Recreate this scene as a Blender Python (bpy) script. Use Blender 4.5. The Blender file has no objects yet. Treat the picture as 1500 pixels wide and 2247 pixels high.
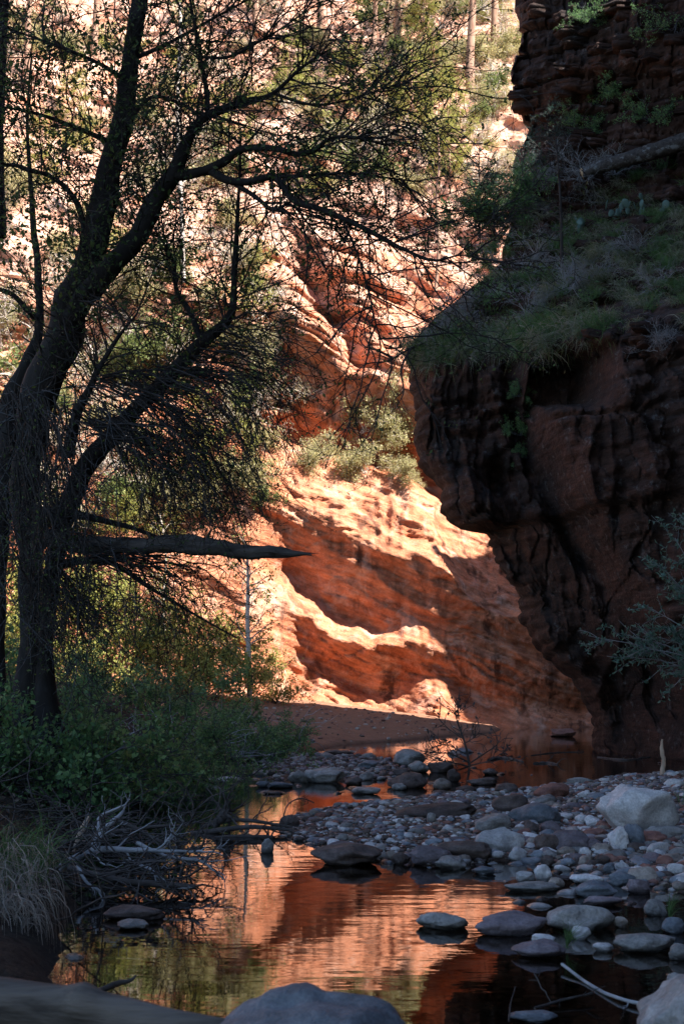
import bpy, bmesh, math, random
import numpy as np
from mathutils import Vector, Matrix
from mathutils.bvhtree import BVHTree

# ------------------------------------------------------------------ camera, sky, sun, exposure
scene = bpy.context.scene
COL = scene.collection
FPX, CX, CY, CAMH, HOR = 3121.0, 750.0, 1123.5, 1.5, 1490.0
TH = math.atan((HOR - CY) / FPX)
cam_d = bpy.data.cameras.new('camera')
cam = bpy.data.objects.new('camera', cam_d); COL.objects.link(cam)
cam.location = (0, 0, CAMH); cam.rotation_euler = (math.pi / 2 + TH, 0, 0)
cam_d.sensor_fit = 'VERTICAL'; cam_d.sensor_height = 36.0; cam_d.sensor_width = 24.0
cam_d.lens = 36.0 * FPX / 2247.0
cam_d.clip_start = 0.05; cam_d.clip_end = 2000
cam_d.dof.use_dof = True; cam_d.dof.focus_distance = 17.0; cam_d.dof.aperture_fstop = 5.6
scene.camera = cam

SUN_EL, SUN_BACK = math.radians(51), math.radians(30)      # sun stands to the right and a little behind the camera
sdir = Vector((math.cos(SUN_EL) * math.cos(SUN_BACK), -math.cos(SUN_EL) * math.sin(SUN_BACK), math.sin(SUN_EL)))
world = bpy.data.worlds.new('World'); scene.world = world; world.use_nodes = True
wn = world.node_tree.nodes; wl = world.node_tree.links
sky = wn.new('ShaderNodeTexSky'); sky.sky_type = 'NISHITA'; sky.sun_disc = False
sky.sun_elevation = SUN_EL; sky.sun_rotation = math.atan2(sdir.x, sdir.y); sky.altitude = 1300
bg = wn['Background']; bg.inputs['Strength'].default_value = 0.078
wl.new(sky.outputs['Color'], bg.inputs['Color'])
sd = bpy.data.lights.new('sun', 'SUN'); sd.energy = 5.0; sd.angle = math.radians(0.5); sd.color = (1.0, 0.94, 0.87)
sun = bpy.data.objects.new('sun', sd); COL.objects.link(sun)
sun.rotation_euler = sdir.to_track_quat('Z', 'Y').to_euler()
sun.location = sdir * 60
scene.view_settings.view_transform = 'Standard'; scene.view_settings.look = 'None'
scene.view_settings.gamma = 1.0; scene.view_settings.exposure = 1.85
scene.render.engine = 'CYCLES'
scene.cycles.use_denoising = True
scene.cycles.max_bounces = 6; scene.cycles.diffuse_bounces = 3; scene.cycles.transparent_max_bounces = 12
scene.cycles.caustics_reflective = False; scene.cycles.caustics_refractive = False

# ------------------------------------------------------------------ helpers: picture -> place
FW = np.array([0, math.cos(TH), math.sin(TH)]); UPV = np.array([0, -math.sin(TH), math.cos(TH)])
CAM = np.array([0, 0, CAMH])
def ray(px, py):
    d = np.array([px - CX, 0, 0]) + (CY - py) * UPV + FPX * FW
    return d
def at(px, py, D):
    d = ray(px, py); return CAM + d * (D / d[1])
def gp(px, py, z=0.0):
    d = ray(px, py); return CAM + d * ((z - CAMH) / d[2])
def topx(P):
    P = np.asarray(P, float); q = P - CAM
    f = q @ FW; return CX + FPX * q[..., 0] / f, CY - FPX * (q @ UPV) / f

# ------------------------------------------------------------------ noise
_rs = np.random.RandomState(11)
_perm = np.tile(_rs.permutation(256), 4).astype(np.int64)
_g = _rs.normal(size=(256, 3)); _g /= np.linalg.norm(_g, axis=1)[:, None]
def pn(x, y, z):
    x, y, z = np.broadcast_arrays(np.asarray(x, float), np.asarray(y, float), np.asarray(z, float))
    xi, yi, zi = np.floor(x).astype(np.int64), np.floor(y).astype(np.int64), np.floor(z).astype(np.int64)
    xf, yf, zf = x - xi, y - yi, z - zi
    u, v, w = [t * t * t * (t * (t * 6 - 15) + 10) for t in (xf, yf, zf)]
    xi &= 255; yi &= 255; zi &= 255
    out = 0
    for dx in (0, 1):
        for dy in (0, 1):
            for dz in (0, 1):
                h = _perm[_perm[_perm[xi + dx] + yi + dy] + zi + dz]
                g = _g[h]
                d = g[..., 0] * (xf - dx) + g[..., 1] * (yf - dy) + g[..., 2] * (zf - dz)
                out = out + d * (u if dx else 1 - u) * (v if dy else 1 - v) * (w if dz else 1 - w)
    return out * 1.5
def fbm(x, y, z, o=4, gain=0.5):
    s = 0; a = 1; f = 1
    for i in range(o):
        s = s + a * pn(x * f + 17.3 * i, y * f + 5.1 * i, z * f + 9.7 * i); a *= gain; f *= 2.03
    return s
def sstep(a, b, x):
    t = np.clip((x - a) / (b - a), 0, 1); return t * t * (3 - 2 * t)
def terr(h, sharp=5.0):
    """rounded stair: strata of unit thickness, each face proud then cut back"""
    i = np.floor(h); f = h - i
    r = np.sin(i * 12.9898) * 43758.5453; r = r - np.floor(r)
    return (np.clip(f * sharp, 0, 1) * np.clip((1 - f) * sharp * 0.6, 0, 1)) * (0.4 + 0.9 * r)

def hsh(i, j=0.0):
    r = np.sin(i * 127.1 + j * 311.7 + 1.7) * 43758.5453; return r - np.floor(r)
def cells(x, y, seed=0.0):
    """cellular breakage: a random value per cell, and the distance to the cell's edge"""
    xi, yi = np.floor(x), np.floor(y); f1 = np.full(x.shape, 9.0); f2 = f1.copy(); v = np.zeros(x.shape)
    for dx in (-1, 0, 1):
        for dy in (-1, 0, 1):
            cx, cy = xi + dx, yi + dy; d = (cx + hsh(cx + seed, cy) - x) ** 2 + (cy + hsh(cy + 31.0, cx + seed) - y) ** 2; r = hsh(cx * 1.3 + seed, cy * 0.7 + 9.1)
            nearer = d < f1; f2 = np.where(nearer, f1, np.minimum(f2, d)); v = np.where(nearer, r, v); f1 = np.minimum(f1, d)
    return v, np.sqrt(f2) - np.sqrt(f1)
# ------------------------------------------------------------------ mesh building
def mesh_np(name, V, F, smooth=True, mats=None):
    V = np.asarray(V, np.float32).reshape(-1, 3)
    if not isinstance(F, (list, tuple)): F = [F]
    F = [np.asarray(f, np.int32) for f in F if len(f)]
    me = bpy.data.meshes.new(name)
    me.vertices.add(len(V)); me.vertices.foreach_set('co', V.ravel())
    nl = sum(f.size for f in F); npoly = sum(len(f) for f in F)
    me.loops.add(nl); me.polygons.add(npoly)
    me.loops.foreach_set('vertex_index', np.concatenate([f.ravel() for f in F]))
    tot = np.concatenate([np.full(len(f), f.shape[1], np.int32) for f in F])
    st = np.concatenate([[0], np.cumsum(tot)[:-1]]).astype(np.int32)
    me.polygons.foreach_set('loop_start', st); me.polygons.foreach_set('loop_total', tot)
    if smooth: me.polygons.foreach_set('use_smooth', np.ones(npoly, bool))
    me.update(calc_edges=True)
    return me
def ob(name, me, mat=None, parent=None, label=None, cat=None, group=None, kind=None, loc=None, rot=None, scale=None):
    o = bpy.data.objects.new(name, me); COL.objects.link(o)
    if mat is not None and me is not None and len(me.materials) == 0: me.materials.append(mat)
    if parent is not None: o.parent = parent
    if label: o['label'] = label
    if cat: o['category'] = cat
    if group: o['group'] = group
    if kind: o['kind'] = kind
    if loc is not None: o.location = [float(c) for c in loc]
    if rot is not None: o.rotation_euler = rot
    if scale is not None: o.scale = scale
    return o
def copy_tree(o, parent=None, label=None, group=None):
    c = o.copy(); COL.objects.link(c)
    if parent is not None: c.parent = parent
    if label: c['label'] = label
    if group: c['group'] = group
    for ch in list(o.children): copy_tree(ch, c)
    return c
def grid_faces(nr, nc):
    a = (np.arange(nr - 1)[:, None] * nc + np.arange(nc - 1)[None, :]).ravel()
    return np.stack([a, a + 1, a + nc + 1, a + nc], 1)
def nrm(v): return v / np.maximum(np.linalg.norm(v, axis=-1, keepdims=True), 1e-9)
def tubes(P, R, k=5, cap=False):
    """P (N,n,3) polylines, R (N,n) radii -> verts, quads"""
    P = np.asarray(P, float); R = np.asarray(R, float); N, n, _ = P.shape
    T = nrm(np.gradient(P, axis=1))
    m = nrm(P[:, -1] - P[:, 0])
    ref = np.where(np.abs(m[:, 2:3]) < 0.75, np.array([[0, 0, 1.0]]), np.array([[1.0, 0.2, 0]]))[:, None, :]
    U = nrm(np.cross(T, ref)); W = np.cross(T, U)
    a = np.arange(k) * 2 * math.pi / k
    V = P[:, :, None, :] + R[:, :, None, None] * (np.cos(a)[None, None, :, None] * U[:, :, None, :] + np.sin(a)[None, None, :, None] * W[:, :, None, :])
    b = (np.arange(N)[:, None, None] * n + np.arange(n - 1)[None, :, None]) * k
    j = np.arange(k)[None, None, :]; j2 = (j + 1) % k
    F = np.stack([b + j, b + j2, b + j2 + k, b + j + k], -1).reshape(-1, 4)
    V = V.reshape(-1, 3)
    if cap:
        caps = []
        for i in range(N):
            for e in (0, n - 1):
                c = len(V); V = np.vstack([V, P[i, e][None]])
                o = (i * n + e) * k
                caps += [[o + q, o + (q + 1) % k, c] for q in range(k)]
        return V, [F, np.array(caps)]
    return V, F
def join(parts):
    """list of (V, F or [F..]) -> V, [F4, F3]"""
    Vs, F4, F3, off = [], [], [], 0
    for V, F in parts:
        V = np.asarray(V).reshape(-1, 3)
        for f in (F if isinstance(F, list) else [F]):
            if len(f) == 0: continue
            (F4 if f.shape[1] == 4 else F3).append(np.asarray(f) + off)
        Vs.append(V); off += len(V)
    return np.vstack(Vs), [np.vstack(x) for x in (F4, F3) if x]
def spline(pts, n):
    """Catmull-Rom through rows of pts"""
    pts = np.asarray(pts, float); m = len(pts)
    if m == 2: return pts[0] + (pts[1] - pts[0]) * np.linspace(0, 1, n)[:, None]
    e = np.vstack([2 * pts[0] - pts[1], pts, 2 * pts[-1] - pts[-2]])
    t = np.linspace(0, m - 1 - 1e-9, n); i = t.astype(int); f = (t - i)[:, None]
    p0, p1, p2, p3 = e[i], e[i + 1], e[i + 2], e[i + 3]
    return 0.5 * (2 * p1 + (p2 - p0) * f + (2 * p0 - 5 * p1 + 4 * p2 - p3) * f * f + (3 * p1 - p0 - 3 * p2 + p3) * f ** 3)

# ------------------------------------------------------------------ materials
MATS = {}
def mat_new(name):
    m = bpy.data.materials.new(name); m.use_nodes = True; MATS[name] = m
    nt = m.node_tree; nt.nodes.clear()
    out = nt.nodes.new('ShaderNodeOutputMaterial')
    def N(t, **kw):
        n = nt.nodes.new('ShaderNode' + t)
        for k, v in kw.items():
            if k in n.inputs.keys(): n.inputs[k].default_value = v
            else: setattr(n, k, v)
        return n
    def L(a, b): nt.links.new(a, b)
    return m, N, L, out
def ramp(N, stops, interp='LINEAR'):
    r = N('ValToRGB'); r.color_ramp.interpolation = interp
    el = r.color_ramp.elements
    while len(el) < len(stops): el.new(0.5)
    for e, (p, c) in zip(el, stops): e.position = p; e.color = (*c, 1) if len(c) == 3 else c
    return r
def mix(N, L, f, a, b, mode='MIX'):
    m = N('Mix', data_type='RGBA', blend_type=mode)
    for s, v in ((m.inputs[0], f), (m.inputs[6], a), (m.inputs[7], b)):
        if hasattr(v, 'is_linked'): L(v, s)
        elif isinstance(v, (int, float)): s.default_value = v
        else: s.default_value = (*v, 1)
    return m.outputs[2]
def math_(N, L, op, a, b=0.0):
    m = N('Math', operation=op)
    for s, v in ((m.inputs[0], a), (m.inputs[1], b)):
        if hasattr(v, 'is_linked'): L(v, s)
        else: s.default_value = v
    return m.outputs[0]
def noise(N, L, vec, scale, detail=5, rough=0.55, dist=0.0):
    n = N('TexNoise'); n.inputs['Scale'].default_value = scale; n.inputs['Detail'].default_value = detail
    n.inputs['Roughness'].default_value = rough; n.inputs['Distortion'].default_value = dist
    if vec is not None: L(vec, n.inputs['Vector'])
    return n.outputs['Fac']
def mapped(N, L, src, scale=(1, 1, 1), rot=(0, 0, 0)):
    m = N('Mapping'); m.inputs['Scale'].default_value = scale; m.inputs['Rotation'].default_value = rot
    L(src, m.inputs['Vector']); return m.outputs['Vector']

def rock_material(name, cols, tilt=0.0, strata=1.6, streak=0.0, streak_col=(0.05, 0.03, 0.025), lichen=0.0, pale=0.0,
                  bump=0.35, rough=0.9, band_amt=0.75, zones=()):
    """layered sandstone: bands along the bedding, blotches, dark water streaks, lichen"""
    m, N, L, out = mat_new(name)
    geo = N('NewGeometry'); pos = geo.outputs['Position']
    bed = mapped(N, L, mapped(N, L, pos, (1, 1, 1), (0, tilt, 0)), (0.2, 0.2, 1.0))
    nb = noise(N, L, bed, strata, 4, 0.65, 0.6)
    nb2 = noise(N, L, bed, strata * 5, 3, 0.6, 0.0)
    bl = noise(N, L, pos, 0.55, 4, 0.6, 0.8)
    r = ramp(N, cols); L(mix(N, L, 0.45, nb, bl), r.inputs[0])
    col = r.outputs[0]
    r2 = ramp(N, [(0.35, (0.55, 0.5, 0.48)), (0.65, (1.25, 1.22, 1.2))]); L(nb2, r2.inputs[0])
    col = mix(N, L, band_amt, col, r2.outputs[0], 'MULTIPLY')
    fine = noise(N, L, pos, 14, 2, 0.7)
    r3 = ramp(N, [(0.3, (0.72, 0.7, 0.68)), (0.7, (1.2, 1.2, 1.2))]); L(fine, r3.inputs[0])
    col = mix(N, L, 0.6, col, r3.outputs[0], 'MULTIPLY')
    if pale:
        sz = N('SeparateXYZ'); L(pos, sz.inputs[0]); um = N('MapRange'); L(math_(N, L, 'ADD', sz.outputs[2], math_(N, L, 'MULTIPLY', sz.outputs[0], -0.2)), um.inputs[0]); um.inputs[1].default_value = 10.0; um.inputs[2].default_value = 19.0; um.inputs[3].default_value = -0.06; um.inputs[4].default_value = 0.12; uph = um.outputs[0]
        pv = math_(N, L, 'ADD', noise(N, L, pos, 0.9, 4, 0.7, 1.5), uph)
        rp = ramp(N, [(0.46, (0, 0, 0)), (0.76, (1, 1, 1))]); L(pv, rp.inputs[0])
        col = mix(N, L, math_(N, L, 'MULTIPLY', rp.outputs[0], pale), col, (0.66, 0.50, 0.40))
        cr = noise(N, L, pos, 2.3, 3, 0.6, 3.0)                       # thin pale scratches and veins
        rc = ramp(N, [(0.485, (0, 0, 0)), (0.5, (1, 1, 1)), (0.515, (0, 0, 0))]); L(cr, rc.inputs[0])
        col = mix(N, L, math_(N, L, 'MULTIPLY', rc.outputs[0], 0.4 * pale), col, (0.66, 0.5, 0.42))
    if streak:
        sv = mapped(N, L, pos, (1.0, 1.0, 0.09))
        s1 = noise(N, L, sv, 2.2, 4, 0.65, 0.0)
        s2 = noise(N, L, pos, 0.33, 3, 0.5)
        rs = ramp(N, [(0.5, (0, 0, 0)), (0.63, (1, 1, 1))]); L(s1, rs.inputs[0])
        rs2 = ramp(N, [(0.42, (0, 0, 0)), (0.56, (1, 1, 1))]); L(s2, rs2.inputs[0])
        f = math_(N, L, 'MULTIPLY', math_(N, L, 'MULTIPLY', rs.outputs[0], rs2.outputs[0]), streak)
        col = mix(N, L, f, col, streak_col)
    if lichen:
        v = noise(N, L, pos, 4.5, 4, 0.75, 0.0)
        rl = ramp(N, [(0.58, (0, 0, 0)), (0.66, (1, 1, 1))]); L(v, rl.inputs[0])
        col = mix(N, L, math_(N, L, 'MULTIPLY', rl.outputs[0], lichen), col, (0.30, 0.32, 0.33))
    p = N('BsdfPrincipled'); p.inputs['Roughness'].default_value = rough
    p.inputs['Specular IOR Level'].default_value = 0.25
    L(col, p.inputs['Base Color'])
    b1 = N('Bump'); b1.inputs['Strength'].default_value = bump; b1.inputs['Distance'].default_value = 0.12
    hh = math_(N, L, 'ADD', math_(N, L, 'MULTIPLY', nb2, 0.8), math_(N, L, 'MULTIPLY', noise(N, L, pos, 6, 4, 0.7), 0.8))
    L(hh, b1.inputs['Height']); L(b1.outputs[0], p.inputs['Normal'])
    L(p.outputs[0], out.inputs[0])
    return m

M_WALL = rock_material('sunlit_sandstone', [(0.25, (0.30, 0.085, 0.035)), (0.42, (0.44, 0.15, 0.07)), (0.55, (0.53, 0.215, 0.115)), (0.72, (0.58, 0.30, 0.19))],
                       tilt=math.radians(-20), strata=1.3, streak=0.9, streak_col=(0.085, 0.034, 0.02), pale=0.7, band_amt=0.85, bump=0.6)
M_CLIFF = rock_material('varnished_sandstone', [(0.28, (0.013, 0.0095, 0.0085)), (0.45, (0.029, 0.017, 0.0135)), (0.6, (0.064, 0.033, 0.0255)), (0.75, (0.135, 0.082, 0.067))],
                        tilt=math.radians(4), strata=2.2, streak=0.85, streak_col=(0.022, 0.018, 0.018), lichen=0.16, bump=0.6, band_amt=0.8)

# ------------------------------------------------------------------ ground heights
def poly(px): return np.array([gp(a, b)[:2] for a, b in px])
def pdist(P, A):
    """signed distance (positive inside) of points P (n,2) to polygon A"""
    d = np.full(len(P), 1e9); ins = np.zeros(len(P), bool)
    for i in range(len(A)):
        a, b = A[i], A[(i + 1) % len(A)]
        ab = b - a; t = np.clip(((P - a) @ ab) / (ab @ ab), 0, 1)
        d = np.minimum(d, np.linalg.norm(P - a - t[:, None] * ab, axis=1))
        c = (a[1] > P[:, 1]) != (b[1] > P[:, 1])
        xx = (b[0] - a[0]) * (P[:, 1] - a[1]) / (b[1] - a[1] + 1e-12) + a[0]
        ins ^= c & (P[:, 0] < xx)
    return np.where(ins, d, -d)
BAR = poly([(600, 1815), (660, 1782), (800, 1762), (950, 1745), (1100, 1735), (1250, 1722), (1400, 1715), (1560, 1708), (1900, 1720), (1900, 1980), (1560, 1972),
            (1480, 1960), (1360, 1935), (1260, 1912), (1180, 1895), (1080, 1888), (950, 1902), (830, 1895), (720, 1872), (640, 1845)])
RIF = poly([(560, 1668), (640, 1657), (760, 1656), (850, 1668), (900, 1690), (850, 1712), (760, 1716), (640, 1718), (560, 1700)])
LB = [gp(a, b)[:2] for a, b in [(60, 2210), (125, 2120), (160, 2010), (185, 1930), (185, 1850), (215, 1775), (300, 1735), (420, 1708), (500, 1692),
                                 (570, 1672), (650, 1652), (760, 1634), (880, 1625), (1000, 1613), (1090, 1606)]]
LB = np.array([(-40., 4.0)] + [tuple(p) for p in LB] + [(5.0, 46.5), (5.0, 60.), (-40., 60.)])
NEAR = np.array([(-40., -30.), (40., -30.), (40., 4.6), (3., 4.9), (1.3, 5.6), (0.3, 5.2), (-0.8, 5.4), (-2., 6.2), (-40., 7.)])
RB = poly([(1470, 2260), (1480, 2160), (1530, 2120), (1700, 2100), (2600, 2000), (3000, 2300)])
def gz(x, y):
    x = np.asarray(x, float).ravel(); y = np.asarray(y, float).ravel(); P = np.stack([x, y], 1)
    n1 = fbm(x * 0.9, y * 0.9, 3.0, 3); n2 = fbm(x * 4, y * 4, 8.0, 3)
    def side(d): return np.where(d > 0, d, d)
    db = pdist(P, BAR) + 0.12 * n1; dr = pdist(P, RIF) + 0.15 * n1; dl = pdist(P, LB) + 0.12 * n1; dn = pdist(P, NEAR); dq = pdist(P, RB)
    bed = -0.10 - 0.32 * (1 - np.exp(-np.maximum(0, -np.maximum.reduce([db, dr, dl, dn, dq])) / 0.8))
    bar = -0.10 + 0.13 * sstep(-0.35, 0.25, db) + 0.06 * sstep(0.1, 2.0, db) + 0.13 * sstep(2.2, 4.5, x) * sstep(0, 1.2, db)
    rif = -0.10 + 0.13 * sstep(-0.4, 0.3, dr)
    sandy = sstep(28, 33, y)
    lft = -0.10 + 0.16 * sstep(-0.25, 0.2, dl) + np.clip(dl, 0, 4) * (0.34 * (1 - sandy) + 0.13 * sandy) + np.clip(dl - 4, 0, 40) * 0.12
    ner = -0.10 + 0.2 * sstep(-0.3, 0.3, dn); rgt = -0.10 + 0.2 * sstep(-0.3, 0.4, dq) + 0.1 * np.clip(dq, 0, 8)
    z = np.maximum.reduce([bed, bar, rif, lft, ner, rgt])
    return z + 0.025 * n2 + 0.03 * n1 * (z > 0.0)

# ================================================================== THE SETTING
# ------------------------------------------------------------------ creek bed and banks: one sheet
def axis(a, b, fine_a, fine_b, df, dc):
    l = [fine_a]; 
    while l[-1] > a: l.append(l[-1] - dc * (1 + 0.5 * len(l)))
    r = [fine_b]
    while r[-1] < b: r.append(r[-1] + dc * (1 + 0.5 * len(r)))
    return np.concatenate([l[::-1][:-1], np.arange(fine_a, fine_b, df), r])
gx = axis(-300, 300, -7.5, 8.0, 0.09, 1.0); gy = axis(-300, 400, 3.0, 47.0, 0.12, 1.0)
GX, GY = np.meshgrid(gx, gy); GZ = gz(GX, GY).reshape(GX.shape)
M_BED, N, L, out = mat_new('creek_ground')
geo = N('NewGeometry'); pos = geo.outputs['Position']
sx = N('SeparateXYZ'); L(pos, sx.inputs[0])
rr = ramp(N, [(0.3, (0.055, 0.035, 0.026)), (0.5, (0.105, 0.068, 0.05)), (0.7, (0.17, 0.12, 0.095))]); L(noise(N, L, pos, 7, 8, 0.7), rr.inputs[0])
rs_ = ramp(N, [(0.3, (0.24, 0.115, 0.068)), (0.7, (0.34, 0.175, 0.11))]); L(noise(N, L, pos, 3, 8, 0.7), rs_.inputs[0])
mr = N('MapRange'); L(math_(N, L, 'ADD', sx.outputs[1], math_(N, L, 'MULTIPLY', noise(N, L, pos, 0.8), 4.0)), mr.inputs[0]); mr.inputs[1].default_value = 28; mr.inputs[2].default_value = 33
dk = N('MapRange'); L(sx.outputs[2], dk.inputs[0]); dk.inputs[1].default_value = 0.0; dk.inputs[2].default_value = 0.07   # wet rim at the water
hm = N('MapRange'); L(math_(N, L, 'ADD', sx.outputs[0], math_(N, L, 'MULTIPLY', noise(N, L, pos, 1.5, 3), 1.0)), hm.inputs[0]); hm.inputs[1].default_value = -0.3; hm.inputs[2].default_value = -0.9   # leaf mould on the left bank
rh = ramp(N, [(0.35, (0.014, 0.012, 0.009)), (0.65, (0.045, 0.037, 0.027))]); L(noise(N, L, pos, 16, 4, 0.7), rh.inputs[0])
colr = mix(N, L, mr.outputs[0], mix(N, L, hm.outputs[0], rr.outputs[0], rh.outputs[0]), rs_.outputs[0])
colr = mix(N, L, dk.outputs[0], mix(N, L, 0.5, colr, (0.03, 0.02, 0.016)), colr)
p = N('BsdfPrincipled'); L(colr, p.inputs['Base Color']); p.inputs['Roughness'].default_value = 0.9; p.inputs['Specular IOR Level'].default_value = 0.2
bm_ = N('Bump'); bm_.inputs['Strength'].default_value = 0.9; bm_.inputs['Distance'].default_value = 0.08
L(math_(N, L, 'ADD', noise(N, L, pos, 12, 5, 0.75), math_(N, L, 'MULTIPLY', noise(N, L, mapped(N, L, pos, (0.6, 2.2, 1), (0, 0, 0.5)), 2.0, 4, 0.6, 0.8), 1.2)), bm_.inputs['Height']); L(bm_.outputs[0], p.inputs['Normal']); L(p.outputs[0], out.inputs[0])
gV = np.stack([GX, GY, GZ], -1).reshape(-1, 3)
ob('ground', mesh_np('ground', gV, grid_faces(len(gy), len(gx))), M_BED, kind='structure', label='creek bed, gravel bar and sandy bank')

# ------------------------------------------------------------------ water
M_WATER, N, L, out = mat_new('creek_water')
geo = N('NewGeometry'); pos = geo.outputs['Position']
fr = N('Fresnel'); fr.inputs['IOR'].default_value = 1.5
gl = N('BsdfGlossy'); gl.inputs['Roughness'].default_value = 0.015; gl.inputs['Color'].default_value = (0.98, 0.98, 0.98, 1)
tr = N('BsdfTransparent'); tr.inputs['Color'].default_value = (0.42, 0.32, 0.22, 1)
ms = N('MixShader'); L(fr.outputs[0], ms.inputs[0]); L(tr.outputs[0], ms.inputs[1]); L(gl.outputs[0], ms.inputs[2])
sx = N('SeparateXYZ'); L(pos, sx.inputs[0])
w1 = noise(N, L, mapped(N, L, pos, (0.55, 1.7, 1)), 2.2, 3, 0.5, 0.6)
w2 = noise(N, L, mapped(N, L, pos, (1, 2.2, 1)), 9, 2, 0.5, 0.3)
rif = N('MapRange'); L(sx.outputs[1], rif.inputs[0]); rif.inputs[1].default_value = 14.0; rif.inputs[2].default_value = 17.5
rif2 = N('MapRange'); L(sx.outputs[1], rif2.inputs[0]); rif2.inputs[1].default_value = 22.0; rif2.inputs[2].default_value = 27.0
rq = math_(N, L, 'SUBTRACT', rif.outputs[0], rif2.outputs[0])
hgt = math_(N, L, 'ADD', math_(N, L, 'MULTIPLY', w1, 1.0), math_(N, L, 'MULTIPLY', w2, math_(N, L, 'ADD', 0.10, math_(N, L, 'MULTIPLY', rq, 0.5))))
b = N('Bump'); b.inputs['Strength'].default_value = 0.021; b.inputs['Distance'].default_value = 0.12; calm = N('MapRange'); L(noise(N, L, mapped(N, L, pos, (0.5, 0.35, 1)), 0.9, 2), calm.inputs[0]); calm.inputs[1].default_value = 0.35; calm.inputs[2].default_value = 0.65; calm.inputs[3].default_value = 0.25; calm.inputs[4].default_value = 1.2
L(math_(N, L, 'MULTIPLY', hgt, calm.outputs[0]), b.inputs['Height'])
for n in (fr, gl): L(b.outputs[0], n.inputs['Normal'])
L(ms.outputs[0], out.inputs[0])
wx = np.linspace(-9, 34, 30); wy = np.linspace(2.0, 60, 40); WX, WY = np.meshgrid(wx, wy)
ob('water', mesh_np('water', np.stack([WX, WY, 0 * WX], -1).reshape(-1, 3), grid_faces(40, 30)), M_WATER, kind='structure', label='still creek water mirroring the red canyon wall')

# ------------------------------------------------------------------ right cliff: overhanging nose, vegetated shelf, upper band
SIL = [(1300, 1690, 31), (1303, 1640, 31), (1304, 1600, 31), (1288, 1545, 30.8), (1258, 1490, 30.6), (1207, 1450, 30.4), (1168, 1407, 30.2), (1153, 1372, 30.2), (1150, 1330, 30.1),
       (1112, 1265, 30), (1082, 1205, 29.9), (1066, 1170, 29.8), (1000, 1160, 29.7), (968, 1128, 29.7), (966, 1075, 29.6), (926, 1032, 29.6), (906, 965, 29.5), (916, 900, 29.5),
       (904, 835, 29.4), (888, 795, 29.4), (895, 762, 29.5), (955, 698, 30.2), (1042, 635, 31), (1100, 570, 32), (1122, 470, 33), (1128, 400, 33.5), (1130, 345, 33.8), (1152, 270, 34),
       (1135, 215, 33.5), (1133, 160, 33.5), (1140, 110, 33.6), (1152, 60, 33.8), (1148, 0, 34), (1165, -200, 34.5), (1190, -380, 35)]
S = np.array([[*at(a, b_, d)] for a, b_, d in SIL]); S = S[np.argsort(S[:, 2])]
zr = np.concatenate([np.arange(-0.7, 18.2, 0.045), np.arange(18.2, 18.9, 0.3)])
xn = np.interp(zr, S[:, 2], S[:, 0]); yn = np.interp(zr, S[:, 2], S[:, 1])
yr = np.interp(zr, [-1, 0, 2, 4, 6, 7.5, 8.6, 10.5, 12.4, 12.9, 15, 17, 24], [25.3, 25.3, 25.0, 24.6, 24.2, 24.3, 25.6, 28.2, 30.9, 31.3, 30.6, 30.4, 31.0])
xr = 0.262 * yr
ub = np.array([-1.0, -0.8, -0.6, -0.45, -0.33, -0.24, -0.16, -0.1, -0.05, -0.02])            # wraps behind the nose
uf = np.concatenate([np.linspace(0, 0.1, 34)[:-1], np.linspace(0.1, 1.0, 235)])
U_, Z_ = np.meshgrid(uf, zr)
XN, YN, XR, YR = [np.repeat(a[:, None], len(uf), 1) for a in (xn, yn, xr, yr)]
ease = 0.35 * np.sqrt(np.clip(1 - (1 - np.clip(U_ / 0.10, 0, 1)) ** 2, 0, 1))
Xc = XN + U_ * (XR - XN)
Yc = YN - 1.6 * ease + (YR - YN + 0.56) * (U_ ** 1.15)
pxc, pyc = topx(np.stack([Xc, Yc, Z_], -1))
wall = 1 - sstep(7.4, 8.6, Z_ + 0.35 * fbm(Xc * 0.6, 0, 1.0, 3)); upper = sstep(12.3, 13.0, Z_)
slope = np.clip(1 - wall - upper, 0, 1)
pg = np.interp(pyc, [700, 780, 850, 1000, 1100, 1200, 1300, 1400, 1500, 1600], [1120, 1128, 1125, 1170, 1205, 1255, 1325, 1385, 1460, 1540])
o_ = wall * 1.25 * sstep(-15, 55, pxc - pg)
o_ -= wall * 0.95 * np.exp(-((pxc - pg + 6) / 26) ** 2) * sstep(770, 820, pyc) * (1 - sstep(1230, 1330, pyc))
o_ -= 2.6 * sstep(1142, 1168, pxc) * (1 - sstep(1270, 1330, pxc)) * sstep(782, 800, pyc) * (1 - sstep(850, 960, pyc))
o_ -= 0.6 * np.exp(-((pxc - 1085) / 45) ** 2 - ((pyc - 1050) / 40) ** 2)
o_ += 0.45 * np.exp(-((pxc - 1010) / 50) ** 2 - ((pyc - 1090) / 60) ** 2)
o_ -= 1.1 * sstep(1330, 1470, pyc) * (1 - sstep(1540, 1660, pyc)) * sstep(0.05, 0.3, U_)
wp = fbm(Xc * 0.5, Yc * 0.5, Z_ * 0.5, 3)
fl = 1 - 2 * np.abs(pn(Xc * 1.15 + 0.7 * wp + 0.16 * Z_, 3.3, Z_ * 0.16)); fl2 = 1 - 2 * np.abs(pn(Xc * 2.9 + 0.5 * wp + 0.3 * Z_, 7.1, Z_ * 0.3))
wf = wall * sstep(0.0, 0.06, U_)
o_ += wf * (0.58 * fl + 0.26 * fl2) * (0.5 + 0.5 * sstep(7.5, 4.5, Z_))
hb = Z_ + 0.10 * Xc + 0.25 * wp
o_ += wall * sstep(3.5, 7.5, Z_) * (0.22 * terr(hb * 1.5, 9) + 0.10 * terr(hb * 4.3, 9))
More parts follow.
